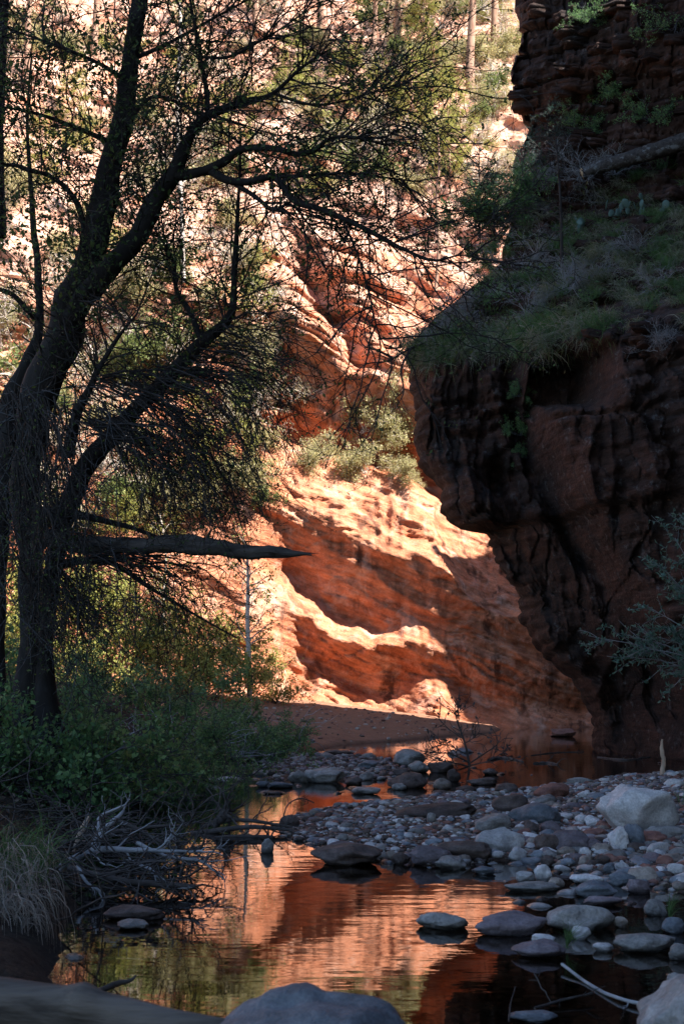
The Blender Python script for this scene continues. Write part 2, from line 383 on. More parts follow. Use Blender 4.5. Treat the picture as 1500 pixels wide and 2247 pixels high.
cv, ce = cells(Xc * 0.95 + 0.4 * wp, Z_ * 0.6, 3.0); cv2, ce2 = cells(Xc * 2.6 + 0.4 * wp, Z_ * 1.9 + 0.3 * Xc, 8.0)
o_ += wf * (0.34 * (cv - 0.5) - 0.16 * (ce < 0.06) + 0.15 * (cv2 - 0.5) - 0.06 * (ce2 < 0.07))
hu = Z_ + 0.22 * Xc + 0.12 * wp
def blocks(h, x, w0, w1, s_):
    li = np.floor(h); f = h - li; bw = w0 + (w1 - w0) * hsh(li, s_); bx_ = x / bw + 7.0 * hsh(li, s_ + 3); bi = np.floor(bx_); bf = bx_ - bi
    return hsh(li, s_ + 5) * 0.6 + hsh(li + 0.5, bi) * 0.55 - 0.45 * (f < 0.12) - 0.25 * (bf < 0.05)
o_ += upper * (0.95 * blocks(hu * 1.3, Xc, 0.7, 2.6, 1.0) + 0.30 * blocks(hu * 3.9, Xc, 0.3, 1.2, 2.0) - 0.75)
def_ = blocks((Z_ + 0.12 * Xc + 0.15 * wp) * 1.7, Xc, 0.5, 1.6, 4.0)
o_ += slope * (0.45 * def_ + 0.22 * blocks((Z_ + 0.1 * Xc) * 4.6, Xc, 0.3, 0.9, 6.0) + 0.35 * wp - 0.3)
fl3 = np.abs(pn(Xc * 6.5 + 1.2 * wp + 0.8 * Z_, 1.1, Z_ * 0.8)); o_ += wf * (0.12 - 0.3 * fl3) * 0.45
o_ += 0.30 * fbm(Xc * 0.8, Yc * 0.2, Z_ * 0.8, 5) + 0.07 * fbm(Xc * 5, 0, Z_ * 5 + 3, 4) + 0.06 * (0.5 - 2 * np.abs(pn(Xc * 3.1 + 4, 2, Z_ * 3.1)))
Yc = Yc - o_ * sstep(0, 0.035, U_) 
Xc = Xc + (0.10 * fbm(Yc * 0.9, 2.0, Z_ * 1.6, 4) - 0.5 * upper * (blocks(hu * 1.3, Xc * 0, 0.7, 2.6, 1.0) - 0.45) - 0.06 * wall * terr(hb * 4.3)) * (1 - sstep(0.0, 0.25, U_))
Xb = xn[:, None] + (-ub[None, :]) ** 1.3 * (26 - xn[:, None]); Yb = yn[:, None] + 2.4 * np.sqrt(np.clip(-ub, 0, 1))[None, :] + 0.4 * fbm(Xb * 0.7, 4.0, zr[:, None] * 0.8, 3) * sstep(0.02, 0.2, -ub)[None, :]
Xa = np.concatenate([Xb, Xc], 1); Ya = np.concatenate([Yb, Yc], 1); Za = np.repeat(zr[:, None], Xa.shape[1], 1)
# off to the right the cliff runs on toward and past the photographer
ext = np.array([0.06, 0.15, 0.3, 0.5, 0.75, 1.0])
Xe = Xc[:, -1:] + ext[None, :] * (11.0 - Xc[:, -1:]); Ye = Yc[:, -1:] + ext[None, :] * (16.0 - Yc[:, -1:])
Xa = np.concatenate([Xa, Xe], 1); Ya = np.concatenate([Ya, Ye], 1); Za = np.repeat(zr[:, None], Xa.shape[1], 1)
# flat crown on top
Vc = np.stack([Xa, Ya, Za], -1)
top = Vc[-1].copy(); top[:, 0] += 5; top[:, 1] += 0.5; top[:, 2] += 0.2
Vc = np.concatenate([Vc, top[None]], 0)
CLIFF_V = Vc.reshape(-1, 3); CLIFF_F = grid_faces(*Vc.shape[:2])
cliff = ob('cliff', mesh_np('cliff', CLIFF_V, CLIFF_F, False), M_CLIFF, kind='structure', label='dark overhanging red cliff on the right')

# the same canyon side further right and behind the photographer: out of frame, keeps the creek in shade
cy_ = np.linspace(-40, 21, 60); cz_ = np.linspace(-1, 38, 50); CYg, CZg = np.meshgrid(cy_, cz_)
CXg = 9.6 + 0.05 * CZg + 1.2 * fbm(CYg * 0.15, 1.0, CZg * 0.2, 4) + 0.6 * terr(CZg * 0.35) + np.clip(-CYg - 5, 0, 60) * 0.1
Vn = np.stack([CXg, CYg, CZg], -1); cap_ = Vn[-1].copy(); cap_[:, 0] += 14; Vn = np.concatenate([Vn, cap_[None]], 0)
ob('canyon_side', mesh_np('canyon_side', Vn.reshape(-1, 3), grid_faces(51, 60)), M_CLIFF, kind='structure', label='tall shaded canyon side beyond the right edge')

# unseen rock block added round the creek bend to shade the far wall
bt = np.linspace(0, 1, 40); bz = np.linspace(-1, 20.5, 36); BT, BZ = np.meshgrid(bt, bz)
bxy = spline([(34, 37), (24, 38), (16.5, 38.6), (13.4, 39.9), (14.6, 41.6), (22, 42.5), (34, 43.5)], 40)
BX = np.repeat(bxy[None, :, 0], 36, 0) + 0.5 * fbm(BT * 9, 3.0, BZ * 0.35, 3) + 0.25 * terr(BZ * 0.6); BY = np.repeat(bxy[None, :, 1], 36, 0) + 0.4 * fbm(BT * 9, 8.0, BZ * 0.35, 3)
BZ = BZ + (BZ > 19) * 1.2 * fbm(BT * 7, 1.0, 0.5, 3)
Vb = np.stack([BX, BY, BZ], -1); cp_ = Vb[-1].copy(); cp_[:, 0] = cp_[:, 0] * 0.5 + 14; cp_[:, 1] = cp_[:, 1] * 0.1 + 36.4; Vb = np.concatenate([Vb, cp_[None]], 0)
ob('bend_shade_block', mesh_np('bend_shade_block', Vb.reshape(-1, 3), grid_faces(37, 40)), M_CLIFF, kind='structure', label='rock side of the creek bend hidden behind the cliff')

# ------------------------------------------------------------------ far canyon wall and hillside
xw = np.concatenate([np.arange(-42, -20, 0.8), np.arange(-20, -12, 0.18), np.arange(-12, 12, 0.062), np.arange(12, 20, 0.25), np.arange(20, 40, 1.0)])
zw = np.concatenate([np.arange(-0.6, 15.5, 0.046), np.arange(15.5, 36, 0.13), np.arange(36, 62, 0.6)])
def lev(tab): return np.interp(xw, [t[0] for t in tab], [t[1] for t in tab])
nz = lambda s, f, a: a * fbm(xw * f, s, 0.5, 4)
L1 = lev([(-12, 2.4), (-3, 1.9), (-1.5, 2.1), (-0.6, 1.75), (0.3, 1.1), (1.2, 0.8), (2.2, 1.2), (3.0, 1.8), (3.8, 1.1), (4.6, 0.6), (12, 0.5)]) + nz(1, 2.5, 0.06)
L2 = lev([(-12, 6.8), (-4, 4.9), (-2, 4.05), (-1.2, 3.6), (-0.2, 2.75), (1.0, 2.6), (2.2, 2.65), (3.5, 2.4), (5.5, 1.6), (12, 0.9)]) + nz(2, 1.6, 0.12) + nz(12, 6.0, 0.09)
L3 = np.maximum(L2 + 0.15, lev([(-12, 8.2), (-4, 6.0), (-2, 5.0), (-1.2, 4.6), (-0.2, 3.75), (1.0, 3.15), (2.2, 3.35), (3.5, 2.7), (5.5, 1.9), (12, 1.1)]) + nz(3, 1.9, 0.14) + nz(13, 5.0, 0.12))
L4 = lev([(-12, 10.5), (-4, 8.0), (-1.7, 7.1), (-0.5, 6.35), (0.4, 5.75), (1.5, 5.35), (2.6, 5.3), (3.4, 4.95), (4.6, 4.1), (5.9, 3.4), (8, 2.6), (12, 1.8)]) + nz(4, 1.3, 0.16) + nz(14, 5.0, 0.10)
L5 = lev([(-12, 12.5), (-4, 10.2), (-1.5, 9.3), (0.5, 8.75), (2.2, 8.2), (3.3, 7.6), (4.5, 6.8), (8, 6.2), (12, 6.0)]) + nz(5, 1.2, 0.15)
L7 = lev([(-12, 17), (-4, 14.6), (-1.5, 13.6), (0.0, 12.9), (0.9, 12.2), (3, 11.2), (8, 10.5), (12, 10)]) + nz(6, 0.8, 0.3)
strip = lev([(-3, 1.0), (0.9, 1.0), (2.6, 0.35), (4.2, 0.05), (12, 0.0)])
alc = lev([(-6, 0.5), (-2, 0.62), (-0.8, 0.72), (0.6, 1.0), (1.8, 0.95), (2.7, 0.42), (3.4, 0.42), (4.2, 0.6), (5.5, 0.35), (12, 0.2)])
Yw = np.zeros((len(zw), len(xw)))
for i in range(len(xw)):
    zs = [-0.6, 0.0, L1[i], L1[i] + 0.25, L2[i], L3[i], L4[i] - 0.12, L4[i] + 0.1, L5[i], L5[i] + 0.5, L7[i] - 0.2, L7[i] + 0.2, L7[i] + 2.6, 22, 34, 62]
    a, s = alc[i], strip[i]
    ys = [-0.9, -0.2, 1.1 * a + 0.3, 1.45 * a + 0.2, 0.45, 0.5 + 1.25 * s, 0.55, 0.42, 2.3, 4.6, 2.5, 3.1, 6.2, 12.5, 24, 52]
    yl = [-3.6, -3.0, -2.0, -1.8, -0.9, -0.2, 0.4, 0.6, 2.0, 2.7, 3.6, 4.2, 6.2, 12.5, 24, 52]
    wl_ = float(sstep(-1.2, -3.2, xw[i])) * 0.85
    Yw[:, i] = np.interp(zw, zs, np.array(ys) * (1 - wl_) + np.array(yl) * wl_)
k_ = np.exp(-np.linspace(-3.2, 3.2, 9) ** 2); k_ /= k_.sum()
pad = np.concatenate([np.repeat(Yw[:1], 4, 0), Yw, np.repeat(Yw[-1:], 4, 0)], 0)
Yw = sum(k_[j] * pad[j:j + len(zw)] for j in range(9))
k2 = np.exp(-np.linspace(-6, 6, 13) ** 2); k2 /= k2.sum()
pad = np.concatenate([np.repeat(Yw[:, :1], 6, 1), Yw, np.repeat(Yw[:, -1:], 6, 1)], 1)
Yw = sum(k2[j] * pad[:, j:j + len(xw)] for j in range(13))
XW, ZW = np.meshgrid(xw, zw)
wp = fbm(XW * 0.35, 2.0, ZW * 0.35, 3)
hh = ZW + 0.38 * XW + 0.35 * wp
low = 1 - sstep(8.5, 10.5, ZW + 0.25 * XW); hill = sstep(11.5, 14.0, ZW + 0.3 * XW)
d_ = (0.30 - 0.14 * low) * fbm(XW * 0.45, 1.0, ZW * 0.45, 4) + 0.06 * fbm(XW * 2.2, 6.0, ZW * 2.2 , 4)
brk = sstep(-0.25, 0.45, fbm(XW * 0.3 + 9, 4.0, ZW * 0.3, 3))
d_ += low * (0.13 * terr(hh * 0.85 + 0.2 * wp, 7) + 0.06 * terr(hh * 2.7, 7) + 0.025 * terr(hh * 7.3, 6)) * (0.35 + 0.65 * brk)
# slanted scoops and ribs carved by floods under the long lip
rib = 1 - 2 * np.abs(pn(XW * 0.55 + 0.75 * ZW, 2.0, hh * 0.5)); d_ += low * sstep(1.4, 2.4, ZW) * 0.16 * rib
d_ += low * 0.10 * (1 - 2 * np.abs(pn(XW * 2.4 + 0.4 * wp, 5.0, ZW * 0.3))) * np.exp(-((XW - 1.9) / 1.3) ** 2) * sstep(5, 6, ZW)
d_ += (1 - low) * (0.25 + 0.75 * brk) * (0.42 * terr(hh * 0.62 + 0.4 * wp, 5) + 0.24 * terr(hh * 1.7, 5) + 0.12 * terr(hh * 4.1))
cv, ce = cells(XW * 0.55 + 0.5 * wp, hh * 1.1, 5.0); cv2, ce2 = cells(XW * 1.5 + 0.6 * wp, hh * 3.0, 12.0)
d_ += low * brk * (0.13 * (cv - 0.5) - 0.05 * (ce < 0.05)) + low * (0.05 * (cv2 - 0.5) * brk - 0.03 * (ce2 < 0.05) * brk) + (1 - low) * (0.2 * (cv - 0.5) + 0.07 * (cv2 - 0.5))
d_ += low * 0.05 * fbm(XW * 1.2, 2.2, hh * 9, 3)                                  # fine cross-bedding
d_ += hill * 0.8 * fbm(XW * 0.22, 9.0, ZW * 0.22, 4)
led = np.exp(-((XW + 0.4) / 2.6) ** 2) * sstep(11.8, 12.8, ZW + 0.3 * XW) * (1 - sstep(17.5, 19.5, ZW + 0.3 * XW))
d_ += led * (1.15 * terr(hh * 0.62 + 0.15 * wp, 9) + 0.4 * terr(hh * 1.6, 9) - 0.5)      # overhanging slabs above the red recess
# shaded cleft running down the slabs
cl_ = XW - np.interp(ZW, [12, 13.5, 16, 18.5], [0.75, 0.3, -1.0, -1.9]); d_ -= 2.3 * np.exp(-(cl_ / 0.62) ** 2) * sstep(11.8, 12.6, ZW) * (1 - sstep(17, 18.5, ZW))
bw_ = 1 - ((XW - 4.75) / 1.75) ** 2 - ((ZW - 5.75 + 0.45 * (XW - 4.75)) / 2.1) ** 2
d_ -= 1.25 * np.sqrt(np.clip(bw_, 0, 1))                                             # scooped bowl behind the nose
base = 45.3 - 0.02 * XW - 0.035 * np.clip(-XW - 9, 0, 60) ** 1.6 + 0.10 * np.clip(XW - 5, 0, 40)
YW = base + Yw - d_
WALL_V = np.stack([XW, YW, ZW], -1).reshape(-1, 3); WALL_F = grid_faces(len(zw), len(xw))
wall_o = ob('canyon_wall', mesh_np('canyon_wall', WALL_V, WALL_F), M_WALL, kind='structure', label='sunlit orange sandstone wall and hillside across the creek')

BV = [BVHTree.FromPolygons(v.tolist(), f.tolist()) for v, f in ((CLIFF_V, CLIFF_F), (WALL_V, WALL_F), (gV, grid_faces(len(gy), len(gx))))]
def hit(px, py, which=(0, 1, 2)):
    d = Vector(ray(px, py)).normalized(); best = None
    for w in which:
        r = BV[w].ray_cast(Vector(CAM), d)
        if r[0] is not None and (best is None or r[3] < best[3]): best = r
    return best      # location, normal, index, distance

# ================================================================== PLANTS
R_ = np.random.RandomState(5)
def wood_material(name, c0, c1, scale=9.0, stretch=(1, 1, 0.2), bump=0.5, lich=None):
    m, N, L, out = mat_new(name)
    tc = N('TexCoord'); v = mapped(N, L, tc.outputs['Object'], stretch)
    f = noise(N, L, v, scale, 4, 0.65)
    r = ramp(N, [(0.3, c0), (0.7, c1)]); L(f, r.inputs[0]); col = r.outputs[0]
    if lich:
        q = noise(N, L, tc.outputs['Object'], 5.0, 4, 0.7); rq = ramp(N, [(0.55, (0, 0, 0)), (0.65, (1, 1, 1))]); L(q, rq.inputs[0])
        col = mix(N, L, math_(N, L, 'MULTIPLY', rq.outputs[0], 0.7), col, lich)
    p = N('BsdfPrincipled'); L(col, p.inputs['Base Color']); p.inputs['Roughness'].default_value = 0.85; p.inputs['Specular IOR Level'].default_value = 0.25
    b = N('Bump'); b.inputs['Strength'].default_value = bump; b.inputs['Distance'].default_value = 0.03; L(f, b.inputs['Height']); L(b.outputs[0], p.inputs['Normal'])
    L(p.outputs[0], out.inputs[0]); return m
def leaf_material(name, stops, trans=0.4, rough=0.55):
    m, N, L, out = mat_new(name)
    g = N('NewGeometry'); r = ramp(N, stops); L(g.outputs['Random Per Island'], r.inputs[0])
    d = N('BsdfPrincipled'); L(r.outputs[0], d.inputs['Base Color']); d.inputs['Roughness'].default_value = rough; d.inputs['Specular IOR Level'].default_value = 0.3
    t = N('BsdfTranslucent'); hs = N('HueSaturation'); hs.inputs['Value'].default_value = 1.3; L(r.outputs[0], hs.inputs['Color']); L(hs.outputs[0], t.inputs['Color'])
    ms = N('MixShader'); ms.inputs[0].default_value = trans; L(d.outputs[0], ms.inputs[1]); L(t.outputs[0], ms.inputs[2]); L(ms.outputs[0], out.inputs[0]); return m
M_BARK = wood_material('dark_bark', (0.008, 0.007, 0.0065), (0.03, 0.026, 0.024), 7, lich=(0.03, 0.032, 0.03))
M_TWIG = wood_material('twig_bark', (0.018, 0.016, 0.015), (0.05, 0.045, 0.043), 5)
M_VINE = wood_material('grey_twig', (0.14, 0.145, 0.15), (0.32, 0.325, 0.33), 5)
M_STEM = wood_material('dull_grey_twig', (0.035, 0.037, 0.04), (0.11, 0.115, 0.12), 5)
M_PALE = wood_material('pale_bark', (0.34, 0.28, 0.23), (0.62, 0.55, 0.48), 6)
M_PINEB = wood_material('pine_bark', (0.20, 0.10, 0.065), (0.46, 0.29, 0.2), 6)
M_DRIFT = wood_material('driftwood_grey', (0.18, 0.185, 0.19), (0.44, 0.445, 0.45), 6, (1, 1, 1))
M_DRIFTD = wood_material('driftwood_dark', (0.04, 0.034, 0.03), (0.11, 0.098, 0.09), 6, (1, 1, 1))
M_DRIFTP = wood_material('driftwood_tan', (0.34, 0.24, 0.17), (0.55, 0.42, 0.31), 8, (1, 1, 1))
M_LOGG = wood_material('weathered_log', (0.03, 0.026, 0.024), (0.13, 0.118, 0.108), 11, (0.15, 1, 1), 0.9)
M_LOGL = wood_material('lichen_log', (0.022, 0.019, 0.018), (0.085, 0.075, 0.07), 14, (1, 1, 1), 1.0, lich=(0.22, 0.24, 0.25))
M_CUT = wood_material('cut_wood', (0.42, 0.27, 0.15), (0.58, 0.4, 0.24), 14, (1, 1, 1), 0.2)
M_LEAF = leaf_material('young_leaf', [(0, (0.03, 0.055, 0.02)), (0.5, (0.055, 0.095, 0.03)), (1, (0.10, 0.15, 0.045))], 0.4)
M_BANK = leaf_material('bank_leaf', [(0, (0.055, 0.13, 0.05)), (0.5, (0.11, 0.215, 0.08)), (1, (0.20, 0.33, 0.125))], 0.35)
M_SUNL = leaf_material('sunny_leaf', [(0, (0.17, 0.20, 0.045)), (0.5, (0.29, 0.30, 0.075)), (1, (0.44, 0.42, 0.13))], 0.45)
M_YEL = leaf_material('pale_yellow_leaf', [(0, (0.20, 0.19, 0.07)), (0.5, (0.36, 0.33, 0.15)), (1, (0.50, 0.45, 0.24))], 0.4)
M_OLV = leaf_material('olive_leaf', [(0, (0.08, 0.11, 0.035)), (0.5, (0.14, 0.18, 0.055)), (1, (0.24, 0.27, 0.09))], 0.4)
M_NEED = leaf_material('pine_needle', [(0, (0.07, 0.11, 0.03)), (0.5, (0.14, 0.19, 0.05)), (1, (0.24, 0.28, 0.08))], 0.3)
M_FIR = leaf_material('fir_needle', [(0, (0.028, 0.06, 0.05)), (0.5, (0.05, 0.10, 0.085)), (1, (0.085, 0.15, 0.13))], 0.25)
M_BLUE = leaf_material('blue_green_leaf', [(0, (0.05, 0.11, 0.08)), (0.5, (0.09, 0.17, 0.125)), (1, (0.15, 0.25, 0.19))], 0.3)
M_GRASS = leaf_material('mixed_grass', [(0, (0.08, 0.13, 0.05)), (0.35, (0.15, 0.19, 0.085)), (0.6, (0.20, 0.20, 0.14)), (1, (0.34, 0.31, 0.25))], 0.3)
M_GREENG = leaf_material('green_grass', [(0, (0.055, 0.115, 0.04)), (1, (0.12, 0.21, 0.07))], 0.3)
M_DRYG = leaf_material('dry_grass', [(0, (0.20, 0.18, 0.15)), (0.6, (0.30, 0.27, 0.23)), (1, (0.44, 0.39, 0.33))], 0.3)
M_CACT = leaf_material('cactus_pad', [(0, (0.05, 0.10, 0.085)), (1, (0.10, 0.165, 0.145))], 0.05)

def grow(S0, D0, Ln, n, wig, grav=(0, 0, 0), rng=R_, gacc=0.0):
    p = np.asarray(S0, float).copy(); d = nrm(np.asarray(D0, float)); Ln = np.broadcast_to(np.asarray(Ln, float), (len(p),))
    out_ = [p.copy()]; g = np.asarray(grav, float); st = (Ln / n)[:, None]
    for i in range(n):
        d = nrm(d + wig * rng.normal(size=d.shape) + g * (1 + gacc * i)); p = p + d * st; out_.append(p.copy())
    return np.stack(out_, 1)
def along(P, m, lo=0.1, hi=1.0, rng=R_):
    N_, n, _ = P.shape; ln = np.linalg.norm(P[:, -1] - P[:, 0], axis=1) + 1e-6
    i = rng.choice(N_, m, p=ln / ln.sum()); t = (lo + (hi - lo) * rng.rand(m)) * (n - 1 - 1e-6); k = t.astype(int); f = (t - k)[:, None]
    return P[i, k] * (1 - f) + P[i, k + 1] * f, nrm(P[i, k + 1] - P[i, k]), t / (n - 1)
def spread(T, ang, rng=R_, bias=(0, 0, 0)):
    r = nrm(rng.normal(size=T.shape)); r = nrm(r - (r * T).sum(1, keepdims=True) * T)
    a = (ang * (0.6 + 0.7 * rng.rand(len(T))))[:, None]
    return nrm(T * np.cos(a) + r * np.sin(a) + np.asarray(bias))
def rad(P, r0, r1): 
    n = P.shape[1]; return np.asarray(r0).reshape(-1, 1) * np.ones((len(P), 1)) * np.linspace(1, 0, n)[None] + r1 * np.linspace(0, 1, n)[None]
def leaves(P, size, rng=R_, asp=0.45, droop=0.0, shape=4, dirs=None):
    M = len(P); d = nrm(rng.normal(size=(M, 3)) + np.array([0, 0, -droop])) if dirs is None else nrm(dirs + 0.5 * rng.normal(size=(M, 3)))
    s = nrm(np.cross(d, rng.normal(size=(M, 3)))); u = np.cross(s, d)
    z = (np.asarray(size) * (0.6 + 0.8 * rng.rand(M)))[:, None] if np.ndim(size) == 0 else np.asarray(size)[:, None]
    if shape == 4:
        V = np.stack([P, P + d * z * 0.5 + s * z * asp * 0.5 + u * z * 0.1, P + d * z, P + d * z * 0.5 - s * z * asp * 0.5 + u * z * 0.1], 1)
        return V.reshape(-1, 3), np.arange(4 * M).reshape(M, 4)
    V = np.stack([P, P + d * z * 0.3 + s * z * asp * 0.5 + u * z * 0.08, P + d * z * 0.7 + s * z * asp * 0.38 + u * z * 0.06, P + d * z - u * z * 0.1,
                  P + d * z * 0.7 - s * z * asp * 0.38 + u * z * 0.06, P + d * z * 0.3 - s * z * asp * 0.5 + u * z * 0.08], 1)
    i = np.arange(M)[:, None] * 6
    return V.reshape(-1, 3), np.concatenate([i + np.array([[0, 1, 2, 5]]), i + np.array([[5, 2, 3, 4]])], 0)
def blades(P, D, Ln, w, rng=R_, n=4, grav=0.35):
    """curved grass blades as tapering ribbons"""
    C = grow(P, D, Ln, n, 0.06, (0, 0, -grav / n), rng, 0.9)
    s = nrm(np.cross(C[:, -1] - C[:, 0], rng.normal(size=(len(P), 3))))[:, None]
    t = (np.linspace(1, 0.05, n + 1) * w)[None, :, None]
    V = np.stack([C - s * t, C + s * t], 2).reshape(-1, 3); N_ = len(P)
    b = (np.arange(N_)[:, None] * (n + 1) + np.arange(n)[None]).reshape(-1) * 2
    return V, np.stack([b, b + 1, b + 3, b + 2], 1)
def limb_world(pts, n=40):
    """pts rows: px, py, depth, width in px -> centre line and radii"""
    A = np.array([[*at(a, b, d), w * 0.5 * d / FPX] for a, b, d, w in pts]); q = spline(A, n)
    return q[:, :3], np.maximum(q[:, 3], 0.002)
def bark_tube(P, Rr, k=14, amp=0.12, seed=0, freq=4.0):
    V, F = tubes(P[None], Rr[None], k); c = np.repeat(P, k, 0); o = V - c; r = np.linalg.norm(o, axis=1, keepdims=True)
    nn = fbm(V[:, 0] * freq * 2 + seed, V[:, 1] * freq * 2, V[:, 2] * freq * 0.6, 3)[:, None]
    return c + o * (1 + amp * nn), F
def empty(name, loc, label, cat, group=None): return ob(name, None, None, None, label, cat, group, None, loc)
def part(name, VF, mat, parent, loc=None, kind=None, smooth=True, label=None, origin=None):
    """part meshes are given in world space and stored relative to their parent"""
    V, F = VF; V = np.asarray(V).reshape(-1, 3) - (np.array(parent.location) if origin is None else np.array(origin))
    return ob(name, mesh_np(name, V, F, smooth), mat, parent, label=label, kind=kind)

# ------------------------------------------------------------------ the big leaning tree on the left bank
T1 = 16.0
tree = empty('leaning_tree', at(75, 1640, T1), 'big dark leaning tree with several trunks on the left bank', 'tree')
LIMBS = [
 ('trunk', [(40, 1680, 16, 150), (58, 1560, 16, 100), (70, 1400, 16, 58), (60, 1250, 16, 62), (54, 1100, 16, 70), (70, 950, 16, 84), (106, 820, 16, 98), (150, 700, 15.9, 98), (195, 570, 15.8, 84), (232, 440, 15.7, 72), (258, 310, 15.6, 62), (282, 170, 15.5, 52), (303, 30, 15.4, 45), (318, -120, 15.3, 40)]),
 ('trunk', [(140, 720, 15.9, 70), (190, 655, 15.7, 62), (245, 585, 15.5, 58), (300, 512, 15.3, 56), (345, 435, 15.2, 52), (382, 382, 15.1, 46), (405, 318, 15.0, 32), (440, 265, 14.9, 26), (490, 240, 14.8, 22), (545, 224, 14.7, 18), (600, 205, 14.6, 13), (660, 150, 14.5, 9), (720, 110, 14.4, 5)]),
 ('trunk', [(120, 1690, 15.8, 110), (105, 1560, 15.9, 70), (96, 1400, 16.0, 42), (124, 1240, 16.0, 46), (154, 1100, 16, 54), (190, 1020, 15.9, 56), (250, 955, 15.8, 46), (312, 890, 15.7, 43), (372, 828, 15.6, 40), (432, 760, 15.5, 36), (482, 718, 15.4, 29), (508, 680, 15.4, 22), (514, 600, 15.4, 16), (520, 500, 15.4, 13), (526, 400, 15.4, 9), (528, 300, 15.4, 5)]),
 ('trunk', [(-20, 1680, 16.4, 110), (-10, 1520, 16.4, 46), (-2, 1300, 16.4, 40), (6, 1100, 16.4, 54), (20, 900, 16.5, 50), (50, 820, 16.5, 45), (85, 720, 16.6, 24), (84, 600, 16.8, 20), (74, 480, 17, 16), (66, 380, 17, 12), (60, 250, 17, 8), (70, 120, 17, 5)]),
 ('limb', [(380, 384, 15.1, 34), (430, 378, 15.0, 26), (488, 357, 14.9, 23), (530, 327, 14.8, 20), (600, 325, 14.6, 17), (650, 340, 14.5, 15), (690, 330, 14.4, 13), (722, 305, 14.3, 10), (770, 300, 14.2, 7), (850, 320, 14.1, 4)]),
 ('limb', [(455, 372, 15.0, 22), (500, 395, 14.8, 21), (550, 400, 14.7, 20), (602, 388, 14.6, 19), (645, 440, 14.4, 18), (700, 456, 14.3, 16), (752, 480, 14.2, 14), (820, 512, 14.1, 12), (880, 545, 14.0, 10), (950, 572, 13.9, 7), (1010, 560, 13.9, 4), (1075, 570, 13.9, 2)]),
 ('limb', [(515, 402, 14.8, 14), (560, 430, 14.7, 12), (602, 462, 14.6, 9), (640, 450, 14.6, 7), (700, 520, 14.6, 4), (760, 560, 14.6, 2)]),
 ('limb', [(602, 388, 14.6, 12), (680, 385, 14.5, 9), (760, 380, 14.4, 7), (850, 390, 14.3, 5), (930, 400, 14.2, 2)]),
 ('limb', [(456, 255, 14.9, 16), (452, 190, 14.9, 13), (440, 125, 14.9, 10), (428, 60, 14.9, 8), (412, -30, 14.9, 6)]),
 ('limb', [(442, 126, 14.9, 9), (500, 125, 14.8, 8), (560, 96, 14.7, 7), (620, 60, 14.6, 5), (700, 5, 14.6, 3)]),
 ('limb', [(600, 206, 14.6, 9), (690, 230, 14.5, 7), (780, 215, 14.4, 5), (860, 190, 14.3, 3), (930, 210, 14.3, 2)]),
 ('limb', [(440, 742, 15.5, 18), (415, 680, 15.6, 15), (388, 640, 15.7, 12), (380, 570, 15.7, 9), (345, 510, 15.7, 5)]),
 ('limb', [(258, 320, 15.6, 18), (190, 290, 15.5, 14), (100, 255, 15.4, 10), (10, 235, 15.3, 7), (-80, 230, 15.3, 4)]),
 ('limb', [(284, 180, 15.5, 16), (210, 135, 15.4, 11), (110, 95, 15.3, 8), (10, 60, 15.2, 5)]),
 ('limb', [(195, 560, 15.8, 20), (170, 450, 15.6, 15), (120, 392, 15.5, 13), (60, 372, 15.4, 12), (20, 362, 15.4, 10), (-60, 380, 15.4, 6)]),
 ('limb', [(292, 130, 15.5, 14), (370, 95, 15.3, 10), (470, 40, 15.1, 7), (560, -10, 15, 4)]),
 ('limb', [(262, 290, 15.6, 12), (330, 215, 15.4, 10), (400, 230, 15.2, 8), (440, 258, 15, 6)]),
 ('limb', [(80, 700, 16.6, 20), (60, 680, 16.4, 16), (25, 645, 16.3, 13), (-20, 630, 16.2, 10)]),
 ('limb', [(150, 1000, 15.9, 34), (165, 910, 15.7, 26), (195, 850, 15.5, 20), (222, 800, 15.4, 14), (260, 740, 15.4, 9), (300, 690, 15.4, 5)]),
 ('limb', [(752, 482, 14.2, 7), (785, 560, 14.1, 6), (808, 640, 14.0, 5), (830, 730, 13.9, 4), (865, 800, 13.9, 2)]),
 ('limb', [(60, 1120, 16, 30), (160, 1130, 15.6, 22), (260, 1150, 15.4, 14), (350, 1180, 15.3, 8)]),
 ('limb', [(120, 1240, 16, 26), (230, 1230, 15.5, 16), (330, 1290, 15.3, 10), (430, 1350, 15.2, 6), (520, 1400, 15.2, 3)]),
]
limbP = []; trunk_objs = {}
OWN = {4: 1, 5: 1, 6: 1, 7: 1, 8: 1, 9: 1, 10: 1, 11: 2, 12: 0, 13: 0, 14: 0, 15: 0, 16: 0, 17: 3, 18: 2, 19: 1, 20: 0, 21: 2}
for li, (nm, pts) in enumerate(LIMBS):
    P, Rr = limb_world(pts, 60 if nm == 'trunk' else 36); Rr = Rr * (0.82 if nm == 'trunk' else 0.88)
    wob = 0.5 * Rr[:, None] * np.stack([fbm(P[:, 2] * 1.2 + li, li, 0.0, 2), 0 * Rr, fbm(P[:, 0] * 1.5, li, 4.0, 2)], 1) * (np.linspace(0, 1, len(P)) > 0.02)[:, None]
    P = P + wob; limbP.append((nm, P, Rr))
    o = part(nm, bark_tube(P, Rr, 16 if nm == 'trunk' else 8, 0.16, li * 3.1), M_BARK, tree if nm == 'trunk' else trunk_objs[OWN[li]], origin=tree.location)
    if nm == 'trunk': trunk_objs[li] = o
Lall = np.stack([spline(P, 30) for nm, P, r in limbP])
up_idx = [i for i, (nm, P, r) in enumerate(limbP) if i not in (3, 20, 21, 17)]
